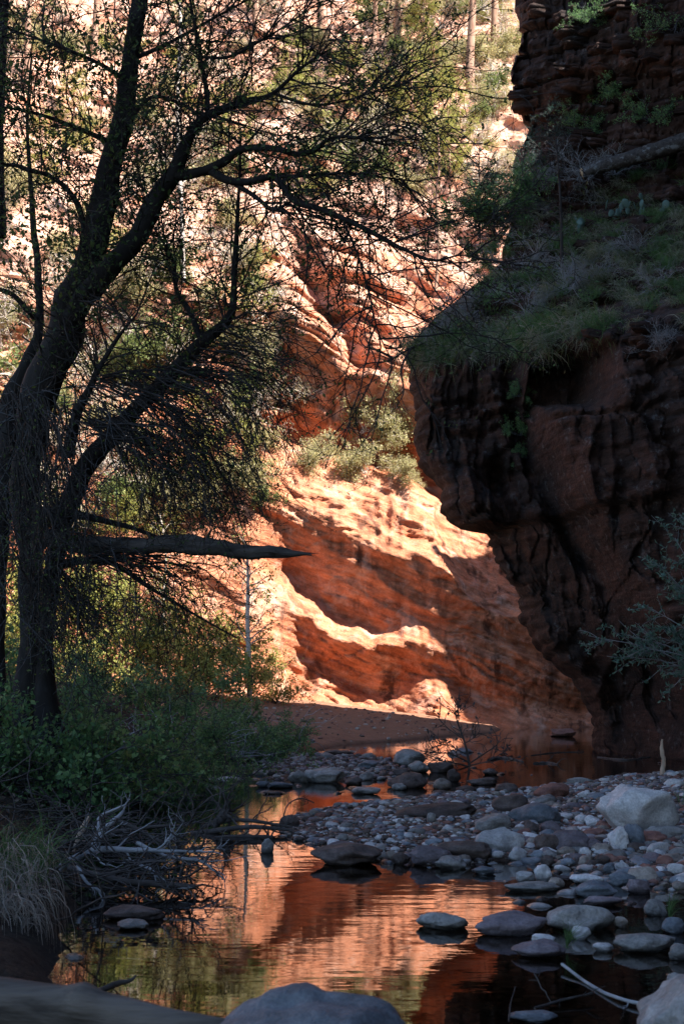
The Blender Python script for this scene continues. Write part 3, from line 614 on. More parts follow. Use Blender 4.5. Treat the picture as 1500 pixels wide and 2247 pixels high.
# upper crown: side branches, twigs, tips
src = Lall[up_idx]; zmin = at(0, 700, 15)[2]
s0, t0, q0 = along(src, 640, 0.2, 1.0); ok = s0[:, 2] > zmin - 0.8; s0, t0 = s0[ok], t0[ok]
B1 = grow(s0, spread(t0, 0.95, bias=(0.1, 0, 0.05)), 0.6 + 1.3 * R_.rand(len(s0)), 9, 0.2, (0.02, 0, -0.015))
s1, t1, _ = along(B1, 3900, 0.15, 1.0); B2 = grow(s1, spread(t1, 0.85), 0.22 + 0.5 * R_.rand(len(s1)), 6, 0.22, (0, 0, -0.02))
s2, t2, _ = along(B2, 6000, 0.2, 1.0); B3 = grow(s2, spread(t2, 0.8), 0.08 + 0.2 * R_.rand(len(s2)), 3, 0.25)
# weeping fans of fine twigs sweeping right and down
def fan(n, sa, sb, ea, eb, bow, Dm, wig=0.05, jit=26):
    out_ = []
    for i in range(n):
        a, b = R_.rand(), R_.rand(); ps = np.array(sa) + (np.array(sb) - np.array(sa)) * a + R_.normal(size=2) * jit * 0.5; pe = np.array(ea) + (np.array(eb) - np.array(ea)) * (0.7 * a + 0.3 * b) + R_.normal(size=2) * jit
        f_ = 0.55 + 0.45 * R_.rand(); pe = ps + (pe - ps) * f_
        m = (ps + pe) / 2 + np.array([bow[0], bow[1]]) * (0.5 + 0.8 * R_.rand()); D = Dm + R_.normal() * 0.7; D2 = D + R_.normal() * 0.7
        out_.append(spline([at(*ps, D), at(*m, (D + D2) / 2), at(*pe, D2)], 14))
    P = np.array(out_); return P + np.cumsum(R_.normal(size=P.shape) * wig * 0.55, 1)
F1 = np.concatenate([fan(56, (190, 850), (420, 790), (430, 1190), (760, 1010), (50, -45), 15.4), fan(44, (150, 880), (260, 960), (300, 1200), (640, 1180), (40, -50), 15.4),
                     fan(34, (130, 1180), (260, 1240), (260, 1460), (690, 1440), (60, -40), 15.3), fan(12, (380, 830), (520, 690), (600, 960), (760, 840), (20, -30), 15.5),
                     fan(18, (60, 760), (200, 640), (150, 980), (420, 820), (20, -20), 15.6), fan(40, (20, 1200), (160, 1250), (60, 1470), (330, 1470), (10, -20), 15.4), fan(46, (-20, 840), (180, 900), (-10, 1240), (260, 1240), (20, -20), 15.2), fan(30, (200, 900), (330, 860), (330, 1230), (600, 1210), (30, -30), 15.0), fan(30, (10, 1000), (150, 1050), (20, 1420), (240, 1400), (10, -10), 15.2)])
s4, t4, _ = along(F1, 2500, 0.15, 1.0); F2 = grow(s4, spread(t4, 0.85, bias=(0.05, 0, -0.02)), 0.2 + 0.6 * R_.rand(len(s4)), 6, 0.22, (0.01, 0, -0.02))
s5, t5, _ = along(F2, 3600, 0.2, 1.0); F3 = grow(s5, spread(t5, 0.6), 0.08 + 0.22 * R_.rand(len(s5)), 3, 0.2)
part('twigs', join([tubes(B1, rad(B1, 0.0095, 0.0035), 4), tubes(B2, rad(B2, 0.005, 0.0022), 3), tubes(B3, rad(B3, 0.0035, 0.002), 3)]), M_TWIG, tree, kind='stuff')
part('weeping_twigs', join([tubes(F1, rad(F1, 0.009, 0.003), 4), tubes(F2, rad(F2, 0.0045, 0.002), 3), tubes(F3, rad(F3, 0.0032, 0.002), 3)]), M_TWIG, tree, kind='stuff')
# tangle of pale stems hanging over the trunks
vs = np.array([at(R_.uniform(-20, 290), R_.uniform(820, 1380), R_.uniform(14.9, 15.5)) for i in range(210)])
VN = grow(vs, nrm(R_.normal(size=(210, 3)) * 0.7 + np.array([0.25, 0, -0.4])), 0.4 + 1.6 * R_.rand(210), 14, 0.14, (0.01, 0, -0.05))
part('hanging_stems', tubes(VN, rad(VN, 0.006, 0.002), 4), M_STEM, tree, kind='stuff')
tips = np.concatenate([B3[:, 1:].reshape(-1, 3)[R_.rand(B3.shape[0] * 3) < 0.62], B2[:, 3:].reshape(-1, 3)[R_.rand(B2.shape[0] * 4) < 0.2]])
cl_c = np.concatenate([along(src, 26, 0.2, 0.9)[0], np.array([at(R_.uniform(0, 380), R_.uniform(60, 660), R_.uniform(14.8, 15.8)) for i in range(44)])]); extra = (cl_c[R_.randint(0, 70, 7000)] + R_.normal(size=(7000, 3)) * 0.24)
lf = np.concatenate([F3[:, 1:].reshape(-1, 3)[R_.rand(F3.shape[0] * 3) < 0.6]])
part('leaves', join([leaves(tips, 0.046, asp=0.5, droop=0.3), leaves(extra, 0.06, asp=0.55, droop=0.3), leaves(lf, 0.042, asp=0.45)]), M_LEAF, tree, kind='stuff')

# broken log jutting out from the trunks
P, Rr = limb_world([(90, 1180, 15.6, 40), (180, 1194, 15.4, 39), (300, 1198, 15.2, 35), (370, 1194, 15.1, 36), (430, 1197, 15.0, 41), (500, 1206, 14.9, 30), (570, 1212, 14.8, 27), (615, 1213, 14.75, 22), (650, 1215, 14.72, 12), (684, 1218, 14.7, 3)], 90)
V, F = tubes(P[None], Rr[None], 26); c = np.repeat(P, 26, 0); o = V - c; a = np.tile(np.arange(26), 90); t = np.repeat(np.linspace(0, 1, 90), 26)
V = c + o * (1 + 0.30 * (0.5 - 2 * np.abs(pn(a * 0.7, t * 3.0, 2.0))) * (0.35 + t) + 0.22 * fbm(V[:, 0] * 6, V[:, 1] * 6, V[:, 2] * 12, 4))[:, None] + np.stack([0 * t, 0 * t, 0.02 * pn(t * 9, 1.0, 2.0)], 1)
blog = empty('broken_log', P[0], 'thick dark broken log with splintered tip jutting from the trunks', 'log')
part('stem', (V, F), M_LOGG, blog, smooth=False)
for j in range(9):      # splinters at the break
    e0 = at(600 + R_.uniform(-15, 35), 1214 + R_.uniform(-7, 6), 14.72 + R_.normal() * 0.03); e1 = e0 + np.array([R_.uniform(0.12, 0.36), R_.normal() * 0.02, -0.012 + R_.normal() * 0.022])
    part('splinter', tubes(spline([e0, (e0 + e1) / 2 + R_.normal(size=3) * 0.008, e1], 6)[None], np.array([[0.014, 0.016, 0.013, 0.009, 0.005, 0.001]]), 5), M_LOGG, blog, smooth=False)
for px, py, dx, dz in [(455, 1180, 0.05, 0.09), (330, 1180, -0.04, 0.07), (520, 1222, 0.06, -0.08), (250, 1215, 0.03, -0.1)]:
    e0 = at(px, py, 15.0); part('stub', tubes(spline([e0, e0 + np.array([dx, -0.05, dz])], 5)[None], np.array([[0.022, 0.018, 0.015, 0.012, 0.004]]), 6), M_LOGG, blog, smooth=False)

# trunk at the upper left edge
P, Rr = limb_world([(-10, 520, 17, 50), (-12, 300, 17, 44), (-4, 120, 17, 38), (4, 0, 17, 34), (8, -100, 17, 30)], 30)
t_ = empty('edge_tree', P[0] * 1.0, 'dark trunk at the very upper left corner', 'tree'); part('trunk', bark_tube(P, Rr), M_BARK, t_)
s, tt, _ = along(P[None], 16, 0.3, 1.0); b1 = grow(s, spread(tt, 1.0, bias=(0.5, 0, 0)), 0.6 + 0.6 * R_.rand(16), 8, 0.2); s, tt, _ = along(b1, 90); b2 = grow(s, spread(tt, 0.8), 0.3, 5, 0.2)
part('branches', join([tubes(b1, rad(b1, 0.012, 0.004), 4), tubes(b2, rad(b2, 0.005, 0.002), 3)]), M_TWIG, t_, kind='stuff')
part('leaves', leaves(along(b2, 500)[0], 0.06, asp=0.5), M_LEAF, t_, kind='stuff')

# ------------------------------------------------------------------ generic shrub / tree prototypes (built at the origin, one metre radius or so)
def shrub(name, seed, mat_leaf, mat_stem, nstem=9, h=1.2, spread_=0.8, twigs=90, nleaf=2500, lsize=0.05, wig=0.15, bare=False, asp=0.5, up=0.9, puff=0.05, leafshape=4, r0=0.012):
    rg = np.random.RandomState(seed); root = ob(name, None)
    s = rg.normal(size=(nstem, 3)) * np.array([0.1, 0.1, 0.0]); d = nrm(rg.normal(size=(nstem, 3)) * np.array([spread_, spread_, 0.15]) + np.array([0, 0, up]))
    b1 = grow(s, d, h * (0.6 + 0.5 * rg.rand(nstem)), 8, wig, (0, 0, -0.02), rg)
    s, t, _ = along(b1, twigs, 0.2, 1.0, rg); b2 = grow(s, spread(t, 0.8, rg), h * (0.2 + 0.3 * rg.rand(twigs)), 5, wig, (0, 0, 0.0), rg)
    s, t, _ = along(b2, twigs * 4, 0.2, 1.0, rg); b3 = grow(s, spread(t, 0.8, rg), h * (0.06 + 0.13 * rg.rand(twigs * 4)), 3, wig, (0, 0, 0), rg)
    V, F = join([tubes(b1, rad(b1, r0 * h, 0.005), 5), tubes(b2, rad(b2, 0.5 * r0 * h, 0.003), 3), tubes(b3, rad(b3, 0.0035, 0.002), 3)])
    ob('stems', mesh_np('stems', V, F), mat_stem, root, kind='stuff')
    if nleaf:
        q, t, _ = along(b3, nleaf, 0.1, 1.0, rg); q = q + rg.normal(size=q.shape) * puff
        V, F = leaves(q, lsize, rg, asp, 0.1, leafshape); ob('leaves', mesh_np('leaves', V, F), mat_leaf, root, kind='stuff')
    return root
def conifer(name, seed, mat_need, mat_bark, h=8.0, r=0.14, crown0=0.3, nb=46, bl=1.6, needles=9000, nl=0.10, droop=-0.1, nwidth=0.1):
    rg = np.random.RandomState(seed); root = ob(name, None)
    z = np.linspace(0, h, 30); P = np.stack([0.05 * h * pn(z * 0.25, seed, 0.5) * 0.5, 0.03 * h * pn(z * 0.25, seed, 7.5) * 0.5, z], 1); P[0, :2] = 0
    V, F = bark_tube(P, r * (1 - 0.9 * z / h), 9, 0.12, seed, 2.0); ob('trunk', mesh_np('trunk', V, F), mat_bark, root)
    k = crown0 + (1 - crown0) * rg.rand(nb); i = np.minimum((k * 29).astype(int), 28); a = rg.rand(nb) * 6.283
    d = np.stack([np.cos(a), np.sin(a), 0.15 + 0.25 * rg.rand(nb)], 1); L_ = bl * (1.08 - k) ** 0.7 * (0.6 + 0.6 * rg.rand(nb)) / (1.08 - crown0) ** 0.7
    b1 = grow(P[i], d, L_, 8, 0.1, (0, 0, droop * 0.3), rg)
    s, t, _ = along(b1, nb * 7, 0.25, 1.0, rg); b2 = grow(s, spread(t, 0.7, rg), 0.12 * bl + 0.2 * bl * rg.rand(len(s)), 4, 0.12, (0, 0, droop * 0.2), rg)
    V, F = join([tubes(b1, rad(b1, 0.02 * bl, 0.005), 5), tubes(b2, rad(b2, 0.006, 0.003), 3)]); ob('branches', mesh_np('branches', V, F), mat_bark, root, kind='stuff')
    s, t, _ = along(b2, needles, 0.1, 1.0, rg); V, F = leaves(s, nl, rg, nwidth, 0, 4, dirs=t * 0.9); ob('needles', mesh_np('needles', V, F), mat_need, root, kind='stuff')
    return root
protos = []
def proto(o): protos.append(o); return o
def place(p, loc, s=1.0, rz=None, label=None, cat=None, group=None, tilt=(0, 0), name=None):
    c = copy_tree(p, None); c.location = [float(v) for v in loc]; c.scale = (s, s, s) if np.ndim(s) == 0 else s
    c.rotation_euler = (tilt[0], tilt[1], R_.rand() * 6.28 if rz is None else rz)
    if label: c['label'] = label
    if cat: c['category'] = cat
    if group: c['group'] = group
    return c
bush_bank = [proto(shrub('bank_shrub', 20 + i, M_BANK, M_STEM, 11 + 3 * i, 1.1 + 0.15 * i, 0.9, 110, 4600, 0.056, 0.2, asp=0.6, puff=0.04, up=0.75)) for i in range(3)]
bush_sun = [proto(shrub('sunny_shrub', 40 + i, M_SUNL, M_TWIG, 10, 1.5, 0.75, 90, 2600, 0.075, 0.2, asp=0.6, puff=0.06)) for i in range(3)]
bush_yel = [proto(shrub('ledge_shrub', 50 + i, M_YEL, M_PALE, 12, 1.2, 0.9, 120, 4200, 0.075, 0.2, asp=0.6, puff=0.08)) for i in range(3)]
bush_olv = [proto(shrub('hillside_shrub', 60 + i, M_OLV, M_TWIG, 10, 1.4, 0.8, 100, 3600, 0.09, 0.18, asp=0.6, puff=0.10)) for i in range(3)]
bush_bare = [proto(shrub('bare_shrub', 70 + i, None, M_VINE, 12, 1.2, 0.9, 150, 0, 0.05, 0.28)) for i in range(2)]
bush_pale = [proto(shrub('pale_twig_shrub', 75 + i, M_YEL, M_PALE, 9, 2.0, 0.7, 130, 900, 0.07, 0.28, r0=0.02)) for i in range(2)]
pine = [proto(conifer('pine_tree', 80 + i, M_NEED, M_PINEB, 11.0, 0.22, 0.42, 46, 2.2, 6500, 0.2, nwidth=0.12)) for i in range(2)]
ypine = [proto(conifer('young_pine', 85 + i, M_SUNL, M_PINEB, 5.0, 0.09, 0.12, 60, 1.5, 7500, 0.16, nwidth=0.14)) for i in range(2)]
fir = [proto(conifer('fir_sapling', 90 + i, M_FIR, M_TWIG, 2.4, 0.035, 0.12, 46, 0.95, 9000, 0.05, nwidth=0.12, droop=-0.05)) for i in range(2)]

# ------------------------------------------------------------------ left bank thicket, in the shade
k = 0
for px, py, D, s in [(30, 1640, 15.2, 1.45), (130, 1650, 15.4, 1.4), (230, 1650, 17, 1.2), (330, 1655, 18.5, 1.05), (430, 1655, 20, 1.0), (520, 1645, 22.5, 1.0), (590, 1628, 26, 0.95), (640, 1612, 30, 0.8),
                     (60, 1560, 18, 1.5), (180, 1555, 19, 1.05), (300, 1555, 20.5, 0.95), (410, 1555, 22.5, 0.9), (500, 1550, 25, 0.95), (570, 1560, 28, 1.0), (100, 1530, 24, 1.15), (220, 1530, 26, 1.2), (330, 1535, 28, 1.15), (430, 1540, 30, 1.15), (515, 1545, 32, 1.0)]:
    p_ = at(px, py, D); g = float(gz(p_[0], p_[1])[0])
    ORD = ['first', 'second', 'third', 'fourth', 'fifth', 'sixth', 'seventh', 'eighth']
    row, j = ('front', k) if k < 8 else (('upper', k - 8) if k < 14 else ('hindmost', k - 14))
    lab = '%s green shrub from the left in the %s row of the shaded left bank thicket' % (ORD[j], row)
    if k == 7: lab = 'last small green shrub of the thicket, beside the sandbank'
    c = place(bush_bank[k % 3], (p_[0], p_[1], g - 0.05), s * 0.78, label=lab, cat='shrub', group='shrubs of the left bank thicket'); k += 1
# sunlit shrubs and saplings behind the thicket, in front of the far wall
WHERE = ['nearest the tan sandbank boulder', 'at the foot of the white sapling', 'left of the white sapling', 'at the foot of the slender sapling', 'left of the slender sapling', 'fifth from the left in the lower row', 'second from the left in the lower row', 'leftmost of the lower row',
         'upper row, between the two saplings', 'upper row, left of the slender sapling', 'upper row, fourth from the left', 'upper row, second from the left', 'upper row, left of the white sapling', 'leftmost of the upper row', 'small one right of the white sapling']
for px, py, D, s in [(605, 1562, 42, 0.8), (530, 1556, 40.5, 1.0), (450, 1556, 40, 1.2), (370, 1560, 39.5, 1.2), (280, 1550, 39.5, 1.3), (180, 1550, 39.5, 1.4), (80, 1550, 39.5, 1.4), (10, 1540, 39.5, 1.4),
                     (410, 1450, 41.3, 1.3), (310, 1420, 41.3, 1.4), (210, 1410, 41.3, 1.5), (110, 1400, 41.3, 1.5), (490, 1460, 41.5, 1.1), (30, 1400, 41.3, 1.5), (585, 1480, 42.5, 0.7)]:
    p_ = at(px, py, D); g = float(gz(p_[0], p_[1])[0])
    place(bush_sun[k % 3], (p_[0], p_[1], max(g, p_[2]) - 0.05), s, label='sunlit yellow-green shrub below the far wall, %s' % WHERE[k - 19], cat='shrub', group='sunlit shrubs below the far wall'); k += 1

def sapling(name, pts, matb, matl, label, nb=26, bl=0.9, nleaf=900, ls=0.07, cat='tree', up=0.2):
    P, Rr = limb_world(pts, 30); t_ = empty(name, P[0], label, cat); part('trunk', bark_tube(P, Rr, 8, 0.1), matb, t_)
    s, t, q = along(P[None], nb, 0.2, 1.0); b1 = grow(s, spread(t, 1.15, bias=(0, 0, up)), bl * (1.15 - q) * (0.6 + 0.7 * R_.rand(nb)) + 0.15, 8, 0.16)
    s, t, _ = along(b1, nb * 7, 0.2, 1.0); b2 = grow(s, spread(t, 0.7), 0.15 * bl + 0.3 * bl * R_.rand(len(s)), 5, 0.18)
    part('branches', join([tubes(b1, rad(b1, max(0.006, Rr[0] * 0.3), 0.004), 4), tubes(b2, rad(b2, 0.006, 0.0025), 3)]), matb, t_, kind='stuff')
    if nleaf: part('leaves', leaves(along(b2, nleaf, 0.1, 1.0)[0] + R_.normal(size=(nleaf, 3)) * 0.03, ls, asp=0.6, droop=0.2), matl, t_, kind='stuff')
    return t_
sapling('white_sapling', [(548, 1560, 40.5, 12), (546, 1450, 40.5, 11), (543, 1350, 40.5, 9), (544, 1260, 40.5, 6), (540, 1190, 40.5, 3)], M_PALE, M_SUNL, 'slender pale-barked sapling with yellow leaves below the broken log', 24, 1.5, 900, 0.085)
sapling('slender_sapling', [(372, 1560, 42, 7), (368, 1450, 42, 7), (358, 1340, 42, 5), (364, 1220, 42, 4), (350, 1120, 42, 2)], M_PALE, M_SUNL, 'thin pale sapling seen through the weeping twigs', 22, 1.2, 700, 0.08)
sapling('pale_trunk_tree', [(404, 620, 48, 9), (398, 450, 48, 10), (390, 250, 48, 9), (396, 60, 48, 8), (392, -80, 48, 7)], M_PALE, M_OLV, 'tall thin pale trunk on the hillside, seen between the dark trunks', 20, 1.4, 700, 0.11)
sapling('grey_pole_tree', [(955, 640, 46, 8), (962, 540, 46, 8), (958, 440, 46, 7), (963, 350, 46, 5), (958, 270, 46, 3)], M_PINEB, M_OLV, 'thin grey pole-like tree left of the shelf', 12, 0.9, 250, 0.1)
# pines and shrubs up the hillside
def onhill(px, py, dz=-0.1):
    h_ = hit(px, py, (1,)); return None if h_ is None else np.array(h_[0]) + np.array([0, 0, dz])
for px, py, p_, s, lab in [(1036, 205, pine[0], 1.1, 'tall pine with sunlit orange trunk at the top, left of the upper cliff'), (872, 110, pine[1], 0.95, 'pine with thick sunlit trunk near the top centre'),
                           (822, 165, pine[0], 0.8, 'thinner pine left of the two sunlit pine trunks at the top'), (1085, 110, pine[1], 1.0, 'dark-trunked pine behind the tall orange-trunked pine'),
                           (700, 70, pine[0], 0.9, 'pine on the hillside above the curved dark limb'), (560, 60, pine[1], 0.9, 'pine at the top edge right of the big leaning trunk'), (210, 120, pine[0], 0.9, 'pine on the upper hillside left of the big leaning trunk'), (60, 200, pine[1], 0.9, 'pine on the hillside near the left edge')]:
    c = onhill(px, py, -0.3)
    if c is not None: place(p_, c, s, label=lab, cat='tree', group='pines on the hillside')
for j, (px, py, s) in enumerate([(905, 320, 0.95), (950, 240, 0.8), (985, 400, 0.7), (840, 300, 0.8), (1010, 320, 0.6), (770, 260, 0.8), (640, 230, 0.7), (930, 130, 0.8), (160, 300, 0.8), (90, 420, 0.7)]):
    c = onhill(px, py, -0.2)
    if c is not None: place(ypine[j % 2], c, s, label=['young pine right of the crown, below the pine trunks', 'young pine just below the two sunlit pine trunks', 'young pine nearest the shelf firs', 'young pine behind the right end of the crown', 'smallest young pine beside the tall orange-trunked pine', 'young pine behind the upper crown, right of centre', 'young pine behind the upper crown, at centre', 'highest young pine at the top centre', 'young pine left of the big leaning trunk', 'young pine lowest at the left edge'][j], cat='tree', group='young pines on the hillside')
for j, (px, py, s, kk) in enumerate([(860, 60, 1.1, 2), (900, 40, 1.0, 0), (960, 60, 1.1, 2), (1000, 120, 0.9, 1), (1090, 60, 1.1, 2), (1120, 130, 0.9, 1), (1110, 230, 0.7, 1), (1080, 250, 0.8, 2), (930, 200, 1.0, 0), (880, 230, 0.9, 0), (980, 210, 0.9, 0), (1010, 30, 1.2, 1), (940, 340, 0.8, 0), (1000, 380, 0.7, 1), (1070, 330, 0.6, 0), (1040, 440, 0.6, 1), (850, 180, 0.9, 2), (1100, 10, 1.1, 0), (900, 140, 1.0, 1), (1060, 180, 0.7, 1)]):
    c = onhill(px, py, -0.15)
    if c is not None: place((bush_sun, bush_yel, bush_pale)[kk][j % 2], c, s, label=('bright green leafy shrub among the pines at the top', 'yellowish shrub among the pines at the top', 'white-branched bare shrub among the pines at the top')[kk], cat='shrub', group=('green shrubs among the pines', 'yellow shrubs among the pines', 'white shrubs among the pines')[kk])
def hill_zone(px, py):
    if px > 600: return 'right of the dark crown' if px > 900 else ('behind the top of the dark crown' if py < 200 else 'behind the curved dark limb')
    if px < 110: return 'at the left edge' + (', high up' if py < 500 else ', low down')
    if px < 300: return 'behind the big leaning trunk' + (', high up' if py < 400 else ', low down')
    return 'between the two leaning trunks' if py < 420 else ('behind the weeping twigs' if py > 800 else 'behind the lower leaning trunk')
n_ = 0
for j in range(800):
    if n_ >= 210: break
    if j % 3: px, py = R_.uniform(-40, 640), R_.uniform(-40, 1180)
    else: px, py = R_.uniform(600, 1140), R_.uniform(-40, 430)
    if 600 < px and py > 430: continue
    c = onhill(px, py, -0.1)
    if c is None: continue
    kind_ = R_.choice(3, p=[0.36, 0.34, 0.30]); pp = ((bush_sun if j % 2 else bush_olv), bush_yel, bush_pale)[kind_][j % 2]
    place(pp, c, R_.uniform(0.5, 1.15), label=('green-leaved shrub on the sunlit hillside ', 'pale yellow-leaved shrub on the sunlit hillside ', 'pale-twigged bare shrub on the sunlit hillside ')[kind_] + hill_zone(px, py), cat='shrub',
          group=('green shrubs on the hillside', 'yellow shrubs on the hillside', 'pale bare shrubs on the hillside')[kind_]); n_ += 1
# shrubs on the ledge above the lit face
for j, (px, py, s, lab) in enumerate([(800, 900, 0.95, 'tall pale yellow shrub on the ledge left of the cliff nose'), (850, 960, 1.05, 'bushy yellow shrub hanging over the lit rock face'), (890, 920, 0.9, 'pale shrub pressed against the dark cliff nose'), (800, 990, 0.8, 'low yellow shrub at the lip of the lit rock face'),
                                     (860, 850, 0.8, 'upper pale shrub under the tip of the bare branch'), (720, 965, 0.75, 'small yellow shrub on the left of the ledge'), (680, 975, 0.6, 'smallest yellow shrub at the left end of the ledge'), (880, 1010, 0.6, 'dry shrub drooping beside the orange alcove')]):
    h_ = hit(px, py + 45, (1,))
    if h_ is None: continue
    place(bush_yel[j % 3], np.array(h_[0]) + np.array([0, -0.1, -0.1 * s]), s * 1.1, tilt=(0.45, 0), label=lab, cat='shrub', group='shrubs on the wall ledge')
for j, (px, py, s, lab) in enumerate([(560, 880, 1.0, 'sunlit white-twigged shrub below the trunk fork'), (640, 860, 0.9, 'white-twigged shrub left of the red recess'), (500, 930, 0.9, 'white-twigged shrub low behind the weeping twigs'), (690, 850, 0.6, 'small bare sunlit shrub beside the red recess'), (600, 790, 0.8, 'pale bare shrub above the red recess')]):
    h_ = hit(px, py, (1,)); place(bush_pale[j % 2], np.array(h_[0]) + np.array([0, 0, -0.4]), s, tilt=(0.4, 0), label=lab, cat='shrub', group='white-twigged shrubs on the wall')

# ------------------------------------------------------------------ right cliff: shelf plants
def shelf_zone(px, py):
    if py > 690: return 'along the lower rim above the overhang'
    if px < 1150: return 'on its steep left rim'
    if py < 470: return 'just below the fallen log' if px > 1270 else 'below the fir sapling'
    if px > 1400: return 'near the right edge of the photo'
    return 'around the thin dark sapling' if px < 1280 else 'below the prickly pears'
def onc(px, py, off=0.0):
    h_ = hit(px, py, (0,)); return None if h_ is None else np.array(h_[0]) + off * np.array(h_[1])
def tuft(name, seed, mat, n=130, h=0.32, w=0.004, flop=0.7, sp=0.09):
    rg = np.random.RandomState(seed); s = rg.normal(size=(n, 3)) * np.array([sp, sp, 0]); d = nrm(rg.normal(size=(n, 3)) * np.array([0.55, 0.55, 0.1]) + np.array([0, 0, 1.0]))
    V, F = blades(s, d, h * (0.5 + 0.7 * rg.rand(n)), w, rg, 5, flop); return ob(name, mesh_np(name, V, F), mat)
tufts = [proto(tuft('grass_tuft', 100 + i, M_GRASS, 170, 0.42, 0.006, 1.1)) for i in range(3)]; gtufts = [proto(tuft('grass_tuft', 110 + i, M_GREENG, 150, 0.42, 0.005, 0.6)) for i in range(2)]
SLOPE = np.array([(905, 775), (960, 705), (1050, 640), (1105, 590), (1130, 470), (1160, 410), (1290, 400), (1510, 350), (1540, 720), (1390, 730), (1330, 700), (1250, 735), (1150, 750), (1080, 760), (980, 790)], float)
def inpoly(q, A): return pdist(np.array([q], float), A)[0] > 0
BIG = {}
n_ = 0
for j in range(900):
    if n_ >= 185: break
    q = (R_.uniform(890, 1540), R_.uniform(340, 800))
    if not inpoly(q, SLOPE): continue
    c = onc(*q)
    if c is None: continue
    g = R_.rand() < 0.3
    o = place((gtufts if g else tufts)[j % 2], c - np.array([0, 0, 0.03]), R_.uniform(0.6, 1.35), label=('fresh green grass tuft on the cliff shelf, ' if g else 'dry straw-and-green grass tuft on the cliff shelf, ') + shelf_zone(*q), cat='grass tuft',
              group='green tufts on the shelf' if g else 'straw tufts on the shelf', tilt=(R_.normal() * 0.2 + 0.35, R_.normal() * 0.2)); n_ += 1
for j in range(48):       # tufts hanging over the lip
    px = 900 + (j % 28) * 16 + R_.uniform(-8, 8); py = np.interp(px, [900, 960, 1080, 1150, 1250, 1340], [792, 785, 768, 755, 740, 715]) - (22 if j >= 28 else 0) + R_.uniform(-8, 8)
    c = onc(px, py)
    if c is not None: place(gtufts[j % 2] if j % 5 < 2 else tufts[j % 3], c, R_.uniform(0.8, 1.8), label='grass tuft hanging over the lip of the dark overhang', cat='grass tuft', group='tufts along the overhang lip', tilt=(1.1, R_.normal() * 0.2), rz=0)
for px, py, s, j, lab in [(1205, 425, 0.95, 0, 'blue-green fir sapling in front of the upper cliff'), (1085, 560, 1.0, 1, 'dark bushy fir leaning off the left edge of the shelf'), (1150, 480, 0.75, 0, 'small fir between the fir sapling and the shelf edge'), (1050, 520, 0.9, 1, 'dark fir overhanging the lit hillside at the shelf edge')]:
    c = onc(px, py); 
    if c is None: c = at(px, py, 31.5)
    place(fir[j], c, s, label=lab, cat='tree', group='firs on the shelf')
for j, (px, py, s, lab) in enumerate([(1190, 420, 0.8, 'grey bare shrub at the foot of the fir sapling'), (1270, 400, 0.85, 'grey bare shrub tangled under the upper cliff, above the sawn log end'), (1130, 500, 0.8, 'grey bare shrub on the left rim of the shelf'), (1060, 690, 0.75, 'grey bare shrub low on the left rim of the shelf'), (1000, 740, 0.6, 'lowest grey bare shrub on the shelf lip'), (1180, 570, 0.7, 'grey bare shrub in the middle of the shelf'), (1350, 385, 0.7, 'grey bare shrub behind the fallen trunk'), (1440, 640, 0.5, 'grey bare shrub near the right edge of the shelf'), (1450, 770, 0.5, 'grey root tangle hanging near the right edge'), (1110, 540, 1.0, 'large grey bare shrub behind the dark bushy fir'), (1020, 700, 0.8, 'grey bare shrub on the sloping rim above the nose'), (950, 760, 0.7, 'grey bare shrub at the very tip of the nose'), (1150, 610, 0.8, 'grey bare shrub left of the thin sapling'), (1240, 640, 0.7, 'grey bare shrub at the foot of the thin sapling'), (1310, 620, 0.6, 'grey bare shrub above the black recess'), (1160, 700, 0.7, 'grey bare shrub above the overhang lip'), (1400, 560, 0.6, 'grey bare shrub below the cacti'), (1290, 450, 0.7, 'grey bare shrub below the sawn log end')]):
    c = onc(px, py)
    if c is not None: place(bush_bare[j % 2], c, s, label=lab, cat='shrub', group='grey bare shrubs on the shelf')
for j, (px, py, s, lab) in enumerate([(1330, 215, 0.75, 'leafy dark shrub growing out of the upper cliff'), (1260, 265, 0.6, 'smaller leafy shrub left of the one on the upper cliff'), (1100, 470, 0.75, 'leafy green shrub at the left rim of the shelf'), (1060, 560, 0.6, 'leafy shrub hanging left off the shelf'), (1290, 30, 0.5, 'shrub at the top edge of the upper cliff'), (1480, 60, 0.7, 'dark shrub in the upper right corner'), (1040, 480, 0.9, 'leafy shrub jutting furthest left off the shelf, against the lit hillside'), (1130, 420, 0.8, 'leafy shrub between the firs'), (1090, 640, 0.6, 'leafy shrub on the sloping rim'), (1000, 730, 0.5, 'low leafy shrub near the nose tip'), (1420, 250, 0.7, 'leafy shrub against the upper cliff near the right edge')]):
    c = onc(px, py) 
    if c is None: c = at(px, py, 31.5)
    place(bush_bank[j % 3], c + np.array([0, -0.1, -0.25]), s, label=lab, cat='shrub', group='leafy shrubs on the right cliff')
c = onc(1232, 605); sapling('thin_sapling', [(*np.array(topx(c)), c[1], 9), (1231, 520, c[1], 8), (1228, 430, c[1], 6), (1222, 340, c[1], 4), (1216, 290, c[1], 2)], M_TWIG, M_OLV, 'thin dark leafless sapling standing on the shelf', 16, 0.8, 0, up=0.1)
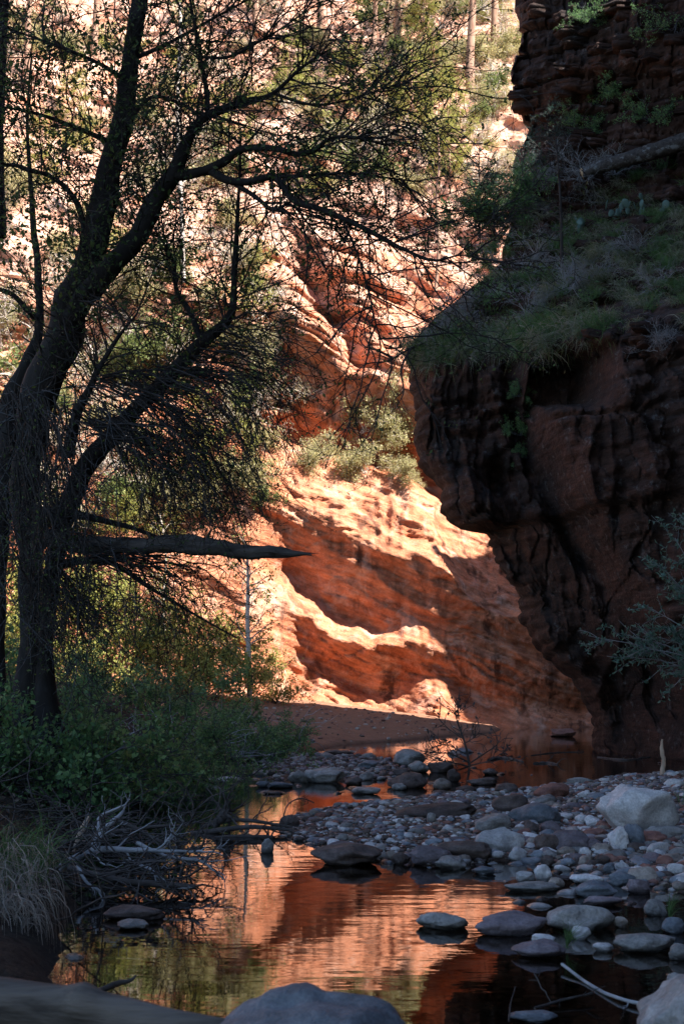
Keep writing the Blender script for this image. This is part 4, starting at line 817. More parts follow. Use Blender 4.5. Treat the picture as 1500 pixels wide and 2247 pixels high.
# bare branch reaching left from the shelf lip
c = onc(960, 745)
if c is None: c = at(960, 745, 29.8)
cp = topx(c)
br = empty('bare_branch', c, 'leafless dark branch reaching left off the cliff lip over the lit wall', 'branch')
mains = [spline([at(cp[0], cp[1], c[1]), at(900, 765, c[1] - 0.5), at(850, 792, c[1] - 0.8), at(800, 800, c[1] - 1.0), at(768, 835, c[1] - 1.1)], 16), spline([at(900, 765, c[1] - 0.5), at(880, 810, c[1] - 0.8), at(885, 860, c[1] - 0.9), at(870, 890, c[1] - 1)], 16), spline([at(860, 785, c[1] - 0.7), at(830, 770, c[1] - 0.8), at(800, 760, c[1] - 0.8), at(785, 740, c[1] - 0.8)], 16)]
b1 = np.array(mains); s, t, _ = along(b1, 40, 0.2, 1.0); b2 = grow(s, spread(t, 0.8), 0.25 + 0.4 * R_.rand(40), 7, 0.2); part('stem', tubes(b1, rad(b1, 0.03, 0.006), 6), M_TWIG, br); part('twigs', tubes(b2, rad(b2, 0.008, 0.003), 4), M_TWIG, br, kind='stuff')
# fallen trunk with a sawn end
c = onc(1285, 392, 0.25); D0 = c[1] - 0.2
P, Rr = limb_world([(1278, 381, D0, 26), (1330, 362, D0 - 0.2, 30), (1400, 342, D0 - 0.4, 34), (1470, 320, D0 - 0.6, 38), (1560, 290, D0 - 0.8, 42)], 40)
lg = empty('fallen_log', P[0], 'grey lichen-spotted fallen trunk with a sawn end, lying on the shelf', 'log'); lt_ = part('trunk', bark_tube(P, Rr, 18, 0.22, 5, 7.0), M_LOGL, lg)
ax_ = nrm(P[0] - P[2]); V, F = tubes(np.array([[P[0] - ax_ * 0.02, P[0] + ax_ * 0.03, P[0] + ax_ * 0.034]]), np.array([[Rr[0] * 0.99, Rr[0] * 0.97, 0.001]]), 16); part('sawn_end', (V, F), M_CUT, lt_, origin=lg.location)
# prickly pears
def pad_mesh():
    bm = bmesh.new(); bmesh.ops.create_icosphere(bm, subdivisions=2, radius=1.0)
    V = np.array([v.co[:] for v in bm.verts]); F = np.array([[v.index for v in f.verts] for f in bm.faces]); bm.free()
    V[:, 1] *= 0.16; V[:, 0] *= 0.72 + 0.12 * V[:, 2]; V[:, 2] += 0.95; return mesh_np('pad', V, F)
PAD = pad_mesh(); PAD.materials.append(M_CACT)
for px, py, n, lab in [(1352, 475, 9, 'prickly pear cactus left of the others on the shelf'), (1410, 470, 8, 'middle prickly pear cactus on the shelf'), (1462, 465, 9, 'prickly pear cactus nearest the right edge of the shelf'), (1275, 515, 5, 'small prickly pear above the dark rock step')]:
    c = onc(px, py); r = empty('prickly_pear', c, lab, 'cactus', 'prickly pears on the shelf'); tops = [np.zeros(3)]
    for j in range(n):
        b_ = tops[R_.randint(0, len(tops))] + (R_.normal(size=3) * np.array([0.09, 0.07, 0.0]) if j < 4 else 0); s = R_.uniform(0.075, 0.12)
        rx, ry, rz = R_.normal() * 0.35, R_.normal() * 0.5, R_.rand() * 3.1
        ob('pad', PAD, None, r, loc=b_, rot=(rx, ry, rz), scale=(s, s, s))
        tops.append(np.array(b_) + np.array(Matrix.Rotation(rz, 3, 'Z') @ Matrix.Rotation(ry, 3, 'Y') @ Matrix.Rotation(rx, 3, 'X') @ Vector((0, 0, 1.8 * s))))
# maidenhair hanging in the groove
for px, py, s, lab in [(1135, 850, 0.32, 'small fern cushion at the top of the cliff groove'), (1140, 935, 0.5, 'round green fern clump clinging to the dark cliff'), (1150, 985, 0.35, 'lower trailing fern clump on the dark cliff')]:
    c = onc(px, py); place(bush_bank[0], c + np.array([0, -0.05, -0.2]), (s * 0.8, s * 0.7, s * 1.0), label=lab, cat='fern', group='ferns in the cliff groove')
# blue-green shrub leaning in from the right edge
c = at(1640, 1560, 19.5); sh = empty('leaning_shrub', c, 'blue-green leafy shrub leaning in from the right edge', 'shrub')
ends = [((1290, 1395), 0.0), ((1330, 1440), 0.2), ((1420, 1330), 0.1), ((1450, 1240), 0.0), ((1480, 1180), 0.3), ((1400, 1420), -0.2), ((1470, 1400), 0.1), ((1360, 1390), 0.2), ((1500, 1290), 0.0), ((1490, 1490), -0.2), ((1440, 1460), 0.0), ((1510, 1140), 0.1), ((1420, 1390), 0.3)]
b1 = np.array([spline([c, (c + at(*e, 19.5 + d)) / 2 + np.array([0, 0, 0.25]), at(*e, 19.5 + d)], 14) for e, d in ends]); s, t, _ = along(b1, 150, 0.35, 1.0); b2 = grow(s, spread(t, 0.7), 0.15 + 0.35 * R_.rand(150), 6, 0.15)
s, t, _ = along(b2, 420); b3 = grow(s, spread(t, 0.7), 0.06 + 0.1 * R_.rand(420), 3, 0.15)
part('stems', join([tubes(b1, rad(b1, 0.014, 0.004), 5), tubes(b2, rad(b2, 0.005, 0.002), 3), tubes(b3, rad(b3, 0.003, 0.0015), 3)]), M_VINE, sh, kind='stuff')
part('leaves', leaves(np.concatenate([along(b3, 2600, 0, 1)[0], along(b2, 500)[0]]), 0.058, asp=0.38, shape=6), M_BLUE, sh, kind='stuff')

# ================================================================== STONES, GRAVEL, DRIFTWOOD
def stone_material(name, c0, c1, c2, spec=0.35):
    m, N, L, out = mat_new(name)
    tc = N('TexCoord'); oi = N('ObjectInfo'); geo = N('NewGeometry')
    v = N('VectorMath', operation='ADD'); L(geo.outputs['Position'], v.inputs[0]); L(oi.outputs['Random'], v.inputs[1])
    f = noise(N, L, v.outputs[0], 9, 4, 0.6, 0.4); g = noise(N, L, v.outputs[0], 55, 2, 0.6)
    r = ramp(N, [(0.3, c0), (0.52, c1), (0.72, c2)]); L(f, r.inputs[0])
    r2 = ramp(N, [(0.3, (0.7, 0.7, 0.7)), (0.7, (1.2, 1.2, 1.2))]); L(g, r2.inputs[0]); col = mix(N, L, 0.8, r.outputs[0], r2.outputs[0], 'MULTIPLY')
    hv = N('HueSaturation'); L(col, hv.inputs['Color']); mr = N('MapRange'); L(oi.outputs['Random'], mr.inputs[0]); mr.inputs[3].default_value = 0.7; mr.inputs[4].default_value = 1.25; L(mr.outputs[0], hv.inputs['Value'])
    sx = N('SeparateXYZ'); L(geo.outputs['Position'], sx.inputs[0]); wt = N('MapRange'); L(math_(N, L, 'ADD', sx.outputs[2], math_(N, L, 'MULTIPLY', f, 0.03)), wt.inputs[0]); wt.inputs[1].default_value = 0.025; wt.inputs[2].default_value = 0.06
    col = mix(N, L, wt.outputs[0], mix(N, L, 0.6, hv.outputs[0], (0.02, 0.018, 0.018)), hv.outputs[0])     # wet band at the waterline
    p = N('BsdfPrincipled'); L(col, p.inputs['Base Color']); p.inputs['Specular IOR Level'].default_value = spec
    rw = N('MapRange'); L(wt.outputs[0], rw.inputs[0]); rw.inputs[3].default_value = 0.25; rw.inputs[4].default_value = 0.75; L(rw.outputs[0], p.inputs['Roughness'])
    b = N('Bump'); b.inputs['Strength'].default_value = 0.8; b.inputs['Distance'].default_value = 0.02; L(math_(N, L, 'ADD', f, math_(N, L, 'MULTIPLY', g, 0.4)), b.inputs['Height']); L(b.outputs[0], p.inputs['Normal'])
    L(p.outputs[0], out.inputs[0]); return m
SM = {'blue': stone_material('blue_grey_stone', (0.11, 0.125, 0.14), (0.17, 0.19, 0.21), (0.25, 0.27, 0.29)),
      'grey': stone_material('grey_stone', (0.14, 0.132, 0.122), (0.25, 0.238, 0.22), (0.38, 0.36, 0.335)),
      'pale': stone_material('pale_stone', (0.42, 0.41, 0.40), (0.57, 0.555, 0.54), (0.70, 0.685, 0.67)),
      'tan': stone_material('tan_stone', (0.20, 0.165, 0.135), (0.31, 0.26, 0.215), (0.42, 0.36, 0.30)),
      'red': stone_material('rust_red_stone', (0.13, 0.06, 0.05), (0.22, 0.105, 0.08), (0.32, 0.17, 0.13)),
      'purple': stone_material('purple_grey_stone', (0.12, 0.095, 0.10), (0.19, 0.155, 0.165), (0.27, 0.23, 0.24)),
      'brown': stone_material('dark_brown_stone', (0.05, 0.036, 0.03), (0.095, 0.07, 0.06), (0.15, 0.115, 0.10))}
def ico(sub):
    bm = bmesh.new(); bmesh.ops.create_icosphere(bm, subdivisions=sub, radius=1.0); V = np.array([v.co[:] for v in bm.verts]); F = np.array([[v.index for v in f.verts] for f in bm.faces]); bm.free(); return V, F
ICO = {s: ico(s) for s in (1, 2, 3, 4, 5)}
def rockV(seed, sub, ang=0.5, amp=0.24, flat=1.0, fine=0.05):
    rg = np.random.RandomState(seed); V, F = ICO[sub]; V = V.copy()
    for i in range(int(4 + 9 * ang)):       # facets
        n = nrm(rg.normal(size=3) * np.array([1, 1, 0.8])); d = rg.uniform(0.62, 0.95); q = V @ n; e = np.maximum(q - d, 0); V -= (e * (0.35 + 0.6 * ang))[:, None] * n
    o = rg.rand(3) * 40
    V = V * (1 + amp * fbm(V[:, 0] * 0.9 + o[0], V[:, 1] * 0.9 + o[1], V[:, 2] * 0.9 + o[2], 3) + fine * fbm(V[:, 0] * 4 + o[0], V[:, 1] * 4, V[:, 2] * 4, 2))[:, None]
    V -= (V.max(0) + V.min(0)) / 2; V /= (V.max(0) - V.min(0)) / 2; return V, F
_rk = {}
def rock_me(seed, sub, ang, col):
    key = (seed, sub, ang, col)
    if key not in _rk:
        V, F = rockV(seed, sub, ang); me = mesh_np('stone', V, F); me.materials.append(SM[col]); _rk[key] = me
    return _rk[key]
placed = []
def stone(name, x0, x1, y0, y1, col, label, ang=0.4, group=None, sub=4, seed=None, zb=None, depth=0.8, tilt=0.0, cat='stone'):
    """x0..x1, y0..y1: where the stone shows in the picture; it stands on the ground at its own distance and real size"""
    cx = (x0 + x1) / 2; z = 0.0
    for _ in range(4):
        p = gp(cx, y1, z); z = max(0.0, float(gz(p[0], p[1])[0])) if zb is None else zb
    D = p[1]; w = (x1 - x0) * D / FPX; hgt = (y1 - y0) * D / FPX
    dp = w * depth; hh_ = max(hgt - 0.10 * dp * 0.5, 0.45 * hgt)
    c = np.array([p[0], p[1] + dp * 0.42, z + hh_ * 0.5 - 0.12 * hh_])
    k = len(placed) if seed is None else seed
    o = ob(name, rock_me(k, sub, min(1.0, ang * 1.1 + 0.18), col), None, None, label, cat, group, loc=c, rot=(R_.normal() * 0.05, tilt, R_.normal() * 0.25), scale=(w / 2, dp / 2, hh_ * 0.62))
    placed.append((c[0], c[1], max(w, dp) / 2)); return o
H = [
 ('boulder', 1322, 1500, 1724, 1833, 'pale', 'big pale boulder with a slanting face at the right edge', 0.75), ('stone', 1117, 1232, 1760, 1808, 'blue', 'smooth blue-grey slab lying tilted on the gravel bar', 0.15),
 ('boulder', 1040, 1153, 1822, 1880, 'pale', 'pale flat-topped boulder at the water edge of the gravel bar', 0.7), ('stone', 1174, 1252, 1718, 1755, 'red', 'reddish wedge-shaped stone at the back of the gravel bar', 0.8),
 ('stone', 1078, 1168, 1742, 1784, 'brown', 'grey-brown lumpy boulder left of the blue-grey slab', 0.6), ('stone', 1160, 1228, 1742, 1768, 'grey', 'pale grey low stone behind the blue-grey slab', 0.5),
 ('stone', 1040, 1124, 1788, 1826, 'grey', 'lumpy grey stone just behind the flat-topped pale boulder', 0.4), ('stone', 1172, 1240, 1825, 1868, 'brown', 'dark purple-brown boulder right of the flat-topped pale boulder', 0.6),
 ('stone', 1218, 1312, 1815, 1860, 'purple', 'long mottled purple stone in the middle of the cobbles', 0.5), ('stone', 1368, 1418, 1806, 1856, 'blue', 'tilted blue-grey stone below the big pale boulder', 0.4),
 ('stone', 1412, 1510, 1804, 1834, 'grey', 'long smooth dark grey stone at the right edge under the big pale boulder', 0.15), ('stone', 1380, 1470, 1829, 1858, 'red', 'long rust-red stone below the smooth grey one', 0.25),
 ('stone', 1376, 1448, 1899, 1935, 'tan', 'rounded tan cobble near the right water edge', 0.15), ('stone', 1336, 1398, 1913, 1944, 'blue', 'rounded blue cobble left of the rounded tan one', 0.1),
 ('stone', 1266, 1358, 1934, 1970, 'blue', 'broad flat blue stone standing in the water edge', 0.35), ('stone', 1252, 1326, 1919, 1940, 'pale', 'long pale cobble behind the broad flat blue stone', 0.2),
 ('stone', 1110, 1231, 1936, 1958, 'grey', 'long flat grey stone mirrored in the near pool', 0.2), ('stone', 1200, 1240, 1927, 1950, 'tan', 'small tan cobble behind the long flat mirrored stone', 0.2),
 ('stone', 1172, 1211, 1898, 1934, 'pale', 'pale egg-shaped cobble standing upright at the water edge', 0.2), ('stone', 1133, 1174, 1912, 1937, 'pale', 'pale blocky cobble left of the upright egg-shaped one', 0.3),
 ('stone', 964, 1082, 1843, 1886, 'brown', 'broad dark brown boulder left of the flat-topped pale boulder', 0.5), ('stone', 905, 996, 1856, 1902, 'purple', 'brown-purple pointed boulder at the water edge in the centre', 0.7),
 ('stone', 955, 1027, 1878, 1908, 'grey', 'low grey stone right of the pointed boulder, touching the water', 0.5), ('stone', 1110, 1161, 1859, 1892, 'pale', 'angular white stone in front of the flat-topped pale boulder', 0.8),
 ('stone', 1266, 1324, 1839, 1865, 'purple', 'purple-grey stone between the long mottled and the tilted blue stone', 0.3), ('stone', 1298, 1348, 1846, 1869, 'tan', 'tan striped cobble below the purple-grey stone', 0.2),
 ('stone', 1270, 1300, 1861, 1884, 'pale', 'round white cobble among the grey cobbles', 0.1), ('stone', 1378, 1431, 1929, 1962, 'purple', 'faceted purple stone in front of the rounded tan cobble', 0.7),
 ('stone', 1336, 1382, 1815, 1866, 'pale', 'upright pale stone left of the tilted blue-grey one', 0.5), ('stone', 1244, 1303, 1709, 1724, 'grey', 'smooth low stone at the edge of the back pool', 0.1),
 ('stone', 1448, 1510, 1868, 1888, 'tan', 'tan cobble at the right edge below the rust-red stone', 0.3), ('stone', 1466, 1510, 1896, 1922, 'pale', 'pale cobble at the right edge near the water', 0.2),
 ('stone', 915, 1030, 2005, 2042, 'grey', 'dark rounded stone alone in the near pool, left of the others', 0.2), ('stone', 1038, 1205, 2006, 2056, 'purple', 'long purple-grey stone with a sloping tail in the near pool', 0.45),
 ('boulder', 1204, 1357, 1990, 2046, 'grey', 'biggest grey rounded boulder standing in the near pool', 0.3), ('stone', 1256, 1297, 2033, 2062, 'pale', 'small round pale stone in front of the biggest pool boulder', 0.05),
 ('stone', 1126, 1244, 2068, 2106, 'purple', 'flat purple stone low in the near pool', 0.4), ('stone', 1356, 1490, 2050, 2093, 'grey', 'long grey slab in the near pool at the right', 0.4),
 ('stone', 1452, 1510, 2014, 2049, 'blue', 'blue stone at the right edge beside the biggest pool boulder', 0.2), ('stone', 1470, 1520, 2073, 2108, 'grey', 'grey stone cut by the right edge below the long grey slab', 0.3),
 ('stone', 1464, 1520, 2138, 2186, 'grey', 'round grey stone at the right edge above the near corner boulder', 0.2), ('stone', 1302, 1349, 2070, 2090, 'pale', 'small pale flat stone right of the flat purple one', 0.3),
 ('stone', 1347, 1378, 2012, 2036, 'tan', 'small tan stone tucked behind the biggest pool boulder', 0.2), ('stone', 1282, 1366, 1968, 1988, 'purple', 'thin purple plate lying in the water before the broad blue stone', 0.4),
 ('stone', 1166, 1220, 2052, 2076, 'pale', 'white broken stone on top end of the flat purple one', 0.8), ('stone', 1416, 1466, 1975, 2010, 'grey', 'grey wet stone near the green water plants', 0.3),
 ('stone', 1118, 1224, 2222, 2246, 'blue', 'flat blue plate barely above water at the bottom', 0.3), ('stone', 225, 356, 1988, 2020, 'brown', 'dark flat stone under the driftwood pile', 0.4),
 ('stone', 252, 322, 2020, 2042, 'grey', 'small grey stone in front of the flat stone under the driftwood', 0.3), ('stone', 571, 600, 1840, 1872, 'grey', 'round dark stone alone in the pool left of the gravel bar', 0.15),
 ('stone', 703, 805, 1846, 1876, 'purple', 'flat grey-brown stone behind the dark boulder at the bar tip', 0.3), ('boulder', 682, 838, 1852, 1902, 'brown', 'long dark boulder at the left tip of the gravel bar', 0.5),
 ('stone', 736, 764, 1828, 1846, 'grey', 'round grey cobble on the gravel behind the dark boulder', 0.1), ('stone', 860, 1053, 1762, 1796, 'brown', 'long thin dark slab lying across the gravel', 0.6),
 ('stone', 936, 956, 1788, 1808, 'grey', 'small round grey cobble just below the long dark slab', 0.1), ('stone', 612, 657, 1788, 1817, 'brown', 'dark cobble at the end of the driftwood heap', 0.3),
 ('boulder', 862, 934, 1643, 1682, 'grey', 'rounded grey boulder left of the bare dead shrub', 0.35), ('stone', 895, 942, 1669, 1696, 'grey', 'grey stone below the rounded boulder', 0.4),
 ('stone', 938, 998, 1671, 1696, 'brown', 'dark stone at the foot of the bare dead shrub', 0.5), ('stone', 850, 938, 1695, 1730, 'brown', 'large dark brown stone in the riffle', 0.45),
 ('stone', 859, 899, 1685, 1704, 'brown', 'dark stone on top of the riffle behind the large brown one', 0.3), ('stone', 950, 991, 1707, 1732, 'tan', 'rounded tan-grey stone right of the large brown riffle stone', 0.15),
 ('stone', 980, 1011, 1687, 1716, 'brown', 'round black stone under the bare dead shrub', 0.2), ('stone', 756, 795, 1704, 1724, 'brown', 'dark rounded stone in the orange riffle', 0.2),
 ('stone', 767, 836, 1727, 1743, 'grey', 'long flat grey stone in the orange riffle', 0.2), ('stone', 784, 828, 1667, 1688, 'blue', 'blue-grey angular stone at the back of the riffle', 0.7),
 ('stone', 630, 678, 1689, 1718, 'grey', 'grey blocky stone left in the riffle', 0.6), ('stone', 666, 757, 1683, 1719, 'grey', 'wide lumpy grey stone in the riffle', 0.7),
 ('stone', 586, 644, 1715, 1730, 'blue', 'flat bluish stone at the left riffle edge', 0.3), ('stone', 560, 595, 1713, 1728, 'blue', 'leftmost flat stone of the riffle', 0.3),
 ('stone', 576, 624, 1735, 1743, 'brown', 'thin dark stone just breaking the orange water', 0.2), ('stone', 1022, 1094, 1705, 1723, 'brown', 'wide dark stone in the red back pool near the bar', 0.4),
 ('stone', 1059, 1094, 1685, 1701, 'brown', 'dark stone right of the bare dead shrub in the back pool', 0.4), ('stone', 1002, 1046, 1723, 1741, 'brown', 'dark stone at the back edge of the gravel', 0.4),
 ('stone', 707, 778, 1644, 1659, 'brown', 'flat dark slab between the sandbank and the riffle', 0.5), ('stone', 555, 592, 1659, 1674, 'grey', 'grey stone at the foot of the thicket', 0.4),
 ('stone', 859, 892, 1718, 1734, 'grey', 'small grey stone before the large brown riffle stone', 0.2), ('stone', 1209, 1267, 1598, 1617, 'red', 'triangular red rock in the back pool under the wall', 0.9),
 ('boulder', 699, 743, 1544, 1569, 'tan', 'tan boulder lying alone on the sandbank', 0.3), ('stone', 440, 532, 1703, 1718, 'pale', 'pale flat stone at the thicket water edge', 0.2),
 ('stone', 859, 899, 1859, 1886, 'brown', 'dark brown cobble right of the dark boulder at the bar tip', 0.3), ('stone', 1036, 1090, 1901, 1920, 'blue', 'low pale-blue stone in the shallow before the flat-topped boulder', 0.4),
 ('stone', 1085, 1139, 1719, 1742, 'brown', 'dark angular stone at the back edge of the gravel bar', 0.6), ('stone', 1267, 1298, 1732, 1750, 'pale', 'small pale stone behind the cobbles, right of the reddish wedge', 0.3),
 ('stone', 1289, 1330, 1739, 1755, 'blue', 'blue stone left of the big pale boulder top', 0.3), ('stone', 1230, 1288, 1762, 1780, 'purple', 'purple-brown stone at the tip of the blue-grey slab', 0.4),
 ('stone', 1262, 1302, 1784, 1804, 'pale', 'pale cobble left of the big pale boulder', 0.3), ('stone', 1284, 1324, 1789, 1815, 'pale', 'larger pale cobble leaning against the big pale boulder', 0.3),
 ('stone', 1187, 1232, 1801, 1832, 'purple', 'purple boulder below the blue-grey slab', 0.5), ('stone', 1149, 1184, 1807, 1834, 'brown', 'dark brown broken stone below the blue-grey slab', 0.7),
 ('stone', 1222, 1266, 1857, 1882, 'tan', 'grey-tan round cobble below the dark purple boulder', 0.15), ('stone', 1187, 1218, 1869, 1894, 'brown', 'brown cobble left of the grey-tan round one', 0.3),
 ('stone', 1301, 1341, 1877, 1900, 'brown', 'olive-brown round cobble right of the white one', 0.1), ('stone', 1322, 1354, 1894, 1914, 'blue', 'bright blue cobble behind the rounded blue one', 0.2),
 ('stone', 1346, 1384, 1892, 1914, 'pale', 'pale speckled cobble behind the rounded tan one', 0.15), ('stone', 1426, 1450, 1905, 1925, 'red', 'small red cobble right of the rounded tan one', 0.4),
 ('stone', 1440, 1480, 1868, 1892, 'red', 'rust cobble near the right edge', 0.3), ('stone', 860, 890, 1795, 1806, 'pale', 'small pale stone at the left end of the long dark slab', 0.3),
]
tl = {'smooth blue-grey slab lying tilted on the gravel bar': -0.18, 'tilted blue-grey stone below the big pale boulder': -0.5, 'long thin dark slab lying across the gravel': -0.08}
for i, (nm, x0, x1, y0, y1, col, lab, ang) in enumerate(H):
    stone(nm, x0, x1, y0, y1, col, lab, ang, sub=4, seed=300 + i, tilt=tl.get(lab, 0.0), depth=0.55 if (x1 - x0) > 3.2 * (y1 - y0) else 0.8, cat='boulder' if nm == 'boulder' else 'stone')
# foreground boulders close to the lens
V, F = rockV(901, 5, 0.35, 0.2); V = V * np.array([0.36, 0.42, 0.30])
ob('boulder', mesh_np('boulder', V, F), SM['blue'], label='big blurred blue-grey boulder at the bottom centre, nearest the camera', cat='boulder', loc=at(660, 2388, 4.8), rot=(0, 0, 0.3))
V, F = rockV(905, 5, 0.3, 0.2); ob('boulder', mesh_np('boulder', V * np.array([0.24, 0.25, 0.2]), F), SM['grey'], label='dark near boulder in the lower right corner', cat='boulder', loc=at(1540, 2275, 5.3))
# scattered cobbles, each its own thing
def clear(x, y, r):
    return all((x - a) ** 2 + (y - b) ** 2 > (0.75 * (r + c)) ** 2 for a, b, c in placed)
cols_bar = ['grey', 'grey', 'blue', 'pale', 'tan', 'red', 'purple', 'brown', 'pale']; cname = {'grey': 'grey', 'blue': 'blue-grey', 'pale': 'pale', 'tan': 'tan', 'red': 'rust-red', 'purple': 'purple-grey', 'brown': 'dark brown'}
def scatter(n, box, sz, cond, where, grp, colset, ang=(0.1, 0.5), tries=9000):
    k = 0
    for j in range(tries):
        if k >= n: break
        px, py = R_.uniform(box[0], box[1]), R_.uniform(box[2], box[3]); p = gp(px, py); z = float(gz(p[0], p[1])[0])
        if not cond(px, py, z): continue
        r = sz[0] * (sz[1] / sz[0]) ** (R_.rand() ** 1.6); 
        if not clear(p[0], p[1], r): continue
        col = colset[R_.randint(len(colset))]; s = (r * R_.uniform(0.8, 1.4), r * R_.uniform(0.65, 1.0), r * R_.uniform(0.3, 0.7))
        a_ = R_.uniform(*ang); big = r > math.sqrt(sz[0] * sz[1])
        ob('cobble', rock_me(int(R_.randint(20)), 3, 0.25 if a_ < 0.25 else 0.8, col), None, None, '%s %s cobble %s' % ('larger' if big else 'small', cname[col], where), 'cobble', grp, loc=(p[0], p[1], max(z, -0.04 if z < 0 else z) + s[2] * 0.15), rot=(R_.normal() * 0.22, R_.normal() * 0.22, R_.rand() * 6.28), scale=s)
        placed.append((p[0], p[1], r)); k += 1
scatter(130, (1130, 1510, 1760, 1965), (0.04, 0.12), lambda px, py, z: z > -0.03, 'among the cobbles on the right of the gravel bar', 'cobbles on the right of the bar', cols_bar)
scatter(46, (1130, 1510, 1840, 1960), (0.07, 0.15), lambda px, py, z: z > -0.06, 'in the packed cobbles by the right water edge', 'large cobbles by the right water edge', cols_bar)
scatter(60, (620, 1130, 1745, 1905), (0.035, 0.085), lambda px, py, z: z > -0.02, 'on the fine gravel of the bar', 'cobbles on the fine gravel', cols_bar)
scatter(70, (550, 1060, 1640, 1745), (0.06, 0.17), lambda px, py, z: z > -0.16, 'in the riffle between the pools', 'cobbles in the riffle', ['grey', 'brown', 'brown', 'blue', 'purple', 'grey'])
scatter(22, (1060, 1500, 1890, 2110), (0.05, 0.11), lambda px, py, z: -0.4 < z < 0.0 and py < 1990, 'wet at the edge of the near pool', 'wet cobbles in the near pool', ['grey', 'blue', 'brown', 'pale'])
scatter(12, (1060, 1480, 1655, 1722), (0.06, 0.14), lambda px, py, z: px > 1020, 'dark in the red back pool', 'cobbles in the back pool', ['brown', 'brown', 'grey'])
# gravel too small to pick apart
def gravel(name, n, cond, box, sz, cols, label, sub=1):
    Vs, Fs, k = [], [], 0; per = {c: [] for c in cols}
    tries = 0; pts = []
    while len(pts) < n and tries < 60:
        tries += 1; m = n * 2
        x = R_.uniform(box[0], box[1], m); y = R_.uniform(box[2], box[3], m); z = gz(x, y); ok = cond(x, y, z)
        pts += list(zip(x[ok], y[ok], z[ok]))
    pts = np.array(pts[:n]); r = sz[0] * (sz[1] / sz[0]) ** (R_.rand(len(pts)) ** 2.2)
    bases = [rockV(700 + i, sub, 0.4, 0.25) for i in range(8)]
    which = R_.randint(0, len(cols), len(pts)); out_ = []
    for ci, cc in enumerate(cols):
        sel = np.where(which == ci)[0]; P4 = []
        for b_ in range(8):
            q = sel[b_::8]
            if len(q) == 0: continue
            V, F = bases[b_]; a = R_.rand(len(q)) * 6.28; sc = r[q][:, None] * np.stack([R_.uniform(0.8, 1.3, len(q)), R_.uniform(0.7, 1.0, len(q)), R_.uniform(0.35, 0.7, len(q))], 1)
            W = V[None] * sc[:, None, :]; ca, sa = np.cos(a)[:, None], np.sin(a)[:, None]
            W = np.stack([W[..., 0] * ca - W[..., 1] * sa, W[..., 0] * sa + W[..., 1] * ca, W[..., 2]], -1) + pts[q][:, None, :] + np.array([0, 0, 1]) * (r[q] * 0.15)[:, None, None]
            P4.append((W.reshape(-1, 3), (F[None] + (np.arange(len(q)) * len(V))[:, None, None]).reshape(-1, 3)))
        V, F = join(P4); out_.append((cc, V, F))
    for cc, V, F in out_:
        ob('gravel', mesh_np('gravel', V, F), SM[cc], label='%s pebbles %s' % (cname[cc], label), cat='gravel', kind='stuff')
bx0, bx1, by0, by1 = BAR[:, 0].min(), BAR[:, 0].max(), BAR[:, 1].min(), BAR[:, 1].max()
gravel('gravel', 3000, lambda x, y, z: (z > -0.08) & (pdist(np.stack([x, y], 1), BAR) > -0.2) & (np.abs(x) < 0.27 * y), (bx0 - 0.3, min(bx1, 6), by0 - 0.3, by1 + 0.3), (0.032, 0.07), ['grey', 'purple', 'pale', 'tan', 'red', 'brown', 'blue'], 'strewn over the gravel bar', 2)
gravel('gravel', 24000, lambda x, y, z: (z > -0.08) & (pdist(np.stack([x, y], 1), BAR) > -0.25) & (np.abs(x) < 0.27 * y), (bx0 - 0.3, min(bx1, 6), by0 - 0.3, by1 + 0.3), (0.011, 0.036), ['grey', 'purple', 'pale', 'tan', 'red', 'brown'], 'covering the gravel bar', 1)
gravel('gravel', 3500, lambda x, y, z: (z > -0.17) & (pdist(np.stack([x, y], 1), RIF) > -0.7), (RIF[:, 0].min() - 0.8, RIF[:, 0].max() + 0.8, RIF[:, 1].min() - 0.8, RIF[:, 1].max() + 0.8), (0.02, 0.07), ['grey', 'brown', 'purple'], 'in the riffle', 2)
gravel('gravel', 2600, lambda x, y, z: (z < -0.03) & (z > -0.6), (-1.5, 4.0, 5.0, 13.0), (0.03, 0.10), ['tan', 'brown', 'grey'], 'on the bed of the near pool', 2)

gravel('gravel', 420, lambda x, y, z: (z > 0.03) & (pdist(np.stack([x, y], 1), LB) > 0.0) & (x > -2.2), (-2.2, 4.5, 29, 43), (0.02, 0.07), ['red', 'brown', 'tan'], 'dotted on the sandbank', 2)
# ------------------------------------------------------------------ driftwood
def stick(name, pts, mat, label, twig=0, tl_=0.5, cat='stick', seed=1, amp=0.14, group=None, k=8, tw=0.6):
    """pts: px, py, depth, width"""
    P, Rr = limb_world(pts, 32); P = P + 0.35 * Rr[:, None] * np.stack([pn(np.arange(32) * 0.35, seed, 0.5), 0 * Rr, pn(np.arange(32) * 0.35, seed, 9.5)], 1)
    if twig:
        r = empty(name, P[0], label, cat, group); V, F = tubes(P[None], Rr[None], k, True); part('stem', (V, F), mat, r)
        s, t, _ = along(P[None], twig, 0.15, 1.0); b1 = grow(s, spread(t, 0.9, bias=(0, 0, 0.1)), tl_ * (0.4 + 0.8 * R_.rand(twig)), 8, 0.22); s, t, _ = along(b1, twig * 3); b2 = grow(s, spread(t, 0.8), tl_ * (0.15 + 0.3 * R_.rand(twig * 3)), 5, 0.22)
        part('twigs', join([tubes(b1, rad(b1, Rr.mean() * 0.45, 0.003), 5), tubes(b2, rad(b2, Rr.mean() * 0.22, 0.002), 3)]), mat, r, kind='stuff'); return r
    V, F = tubes(P[None], Rr[None], k, True); return ob(name, mesh_np(name, V, F), mat, label=label, cat=cat, group=group)
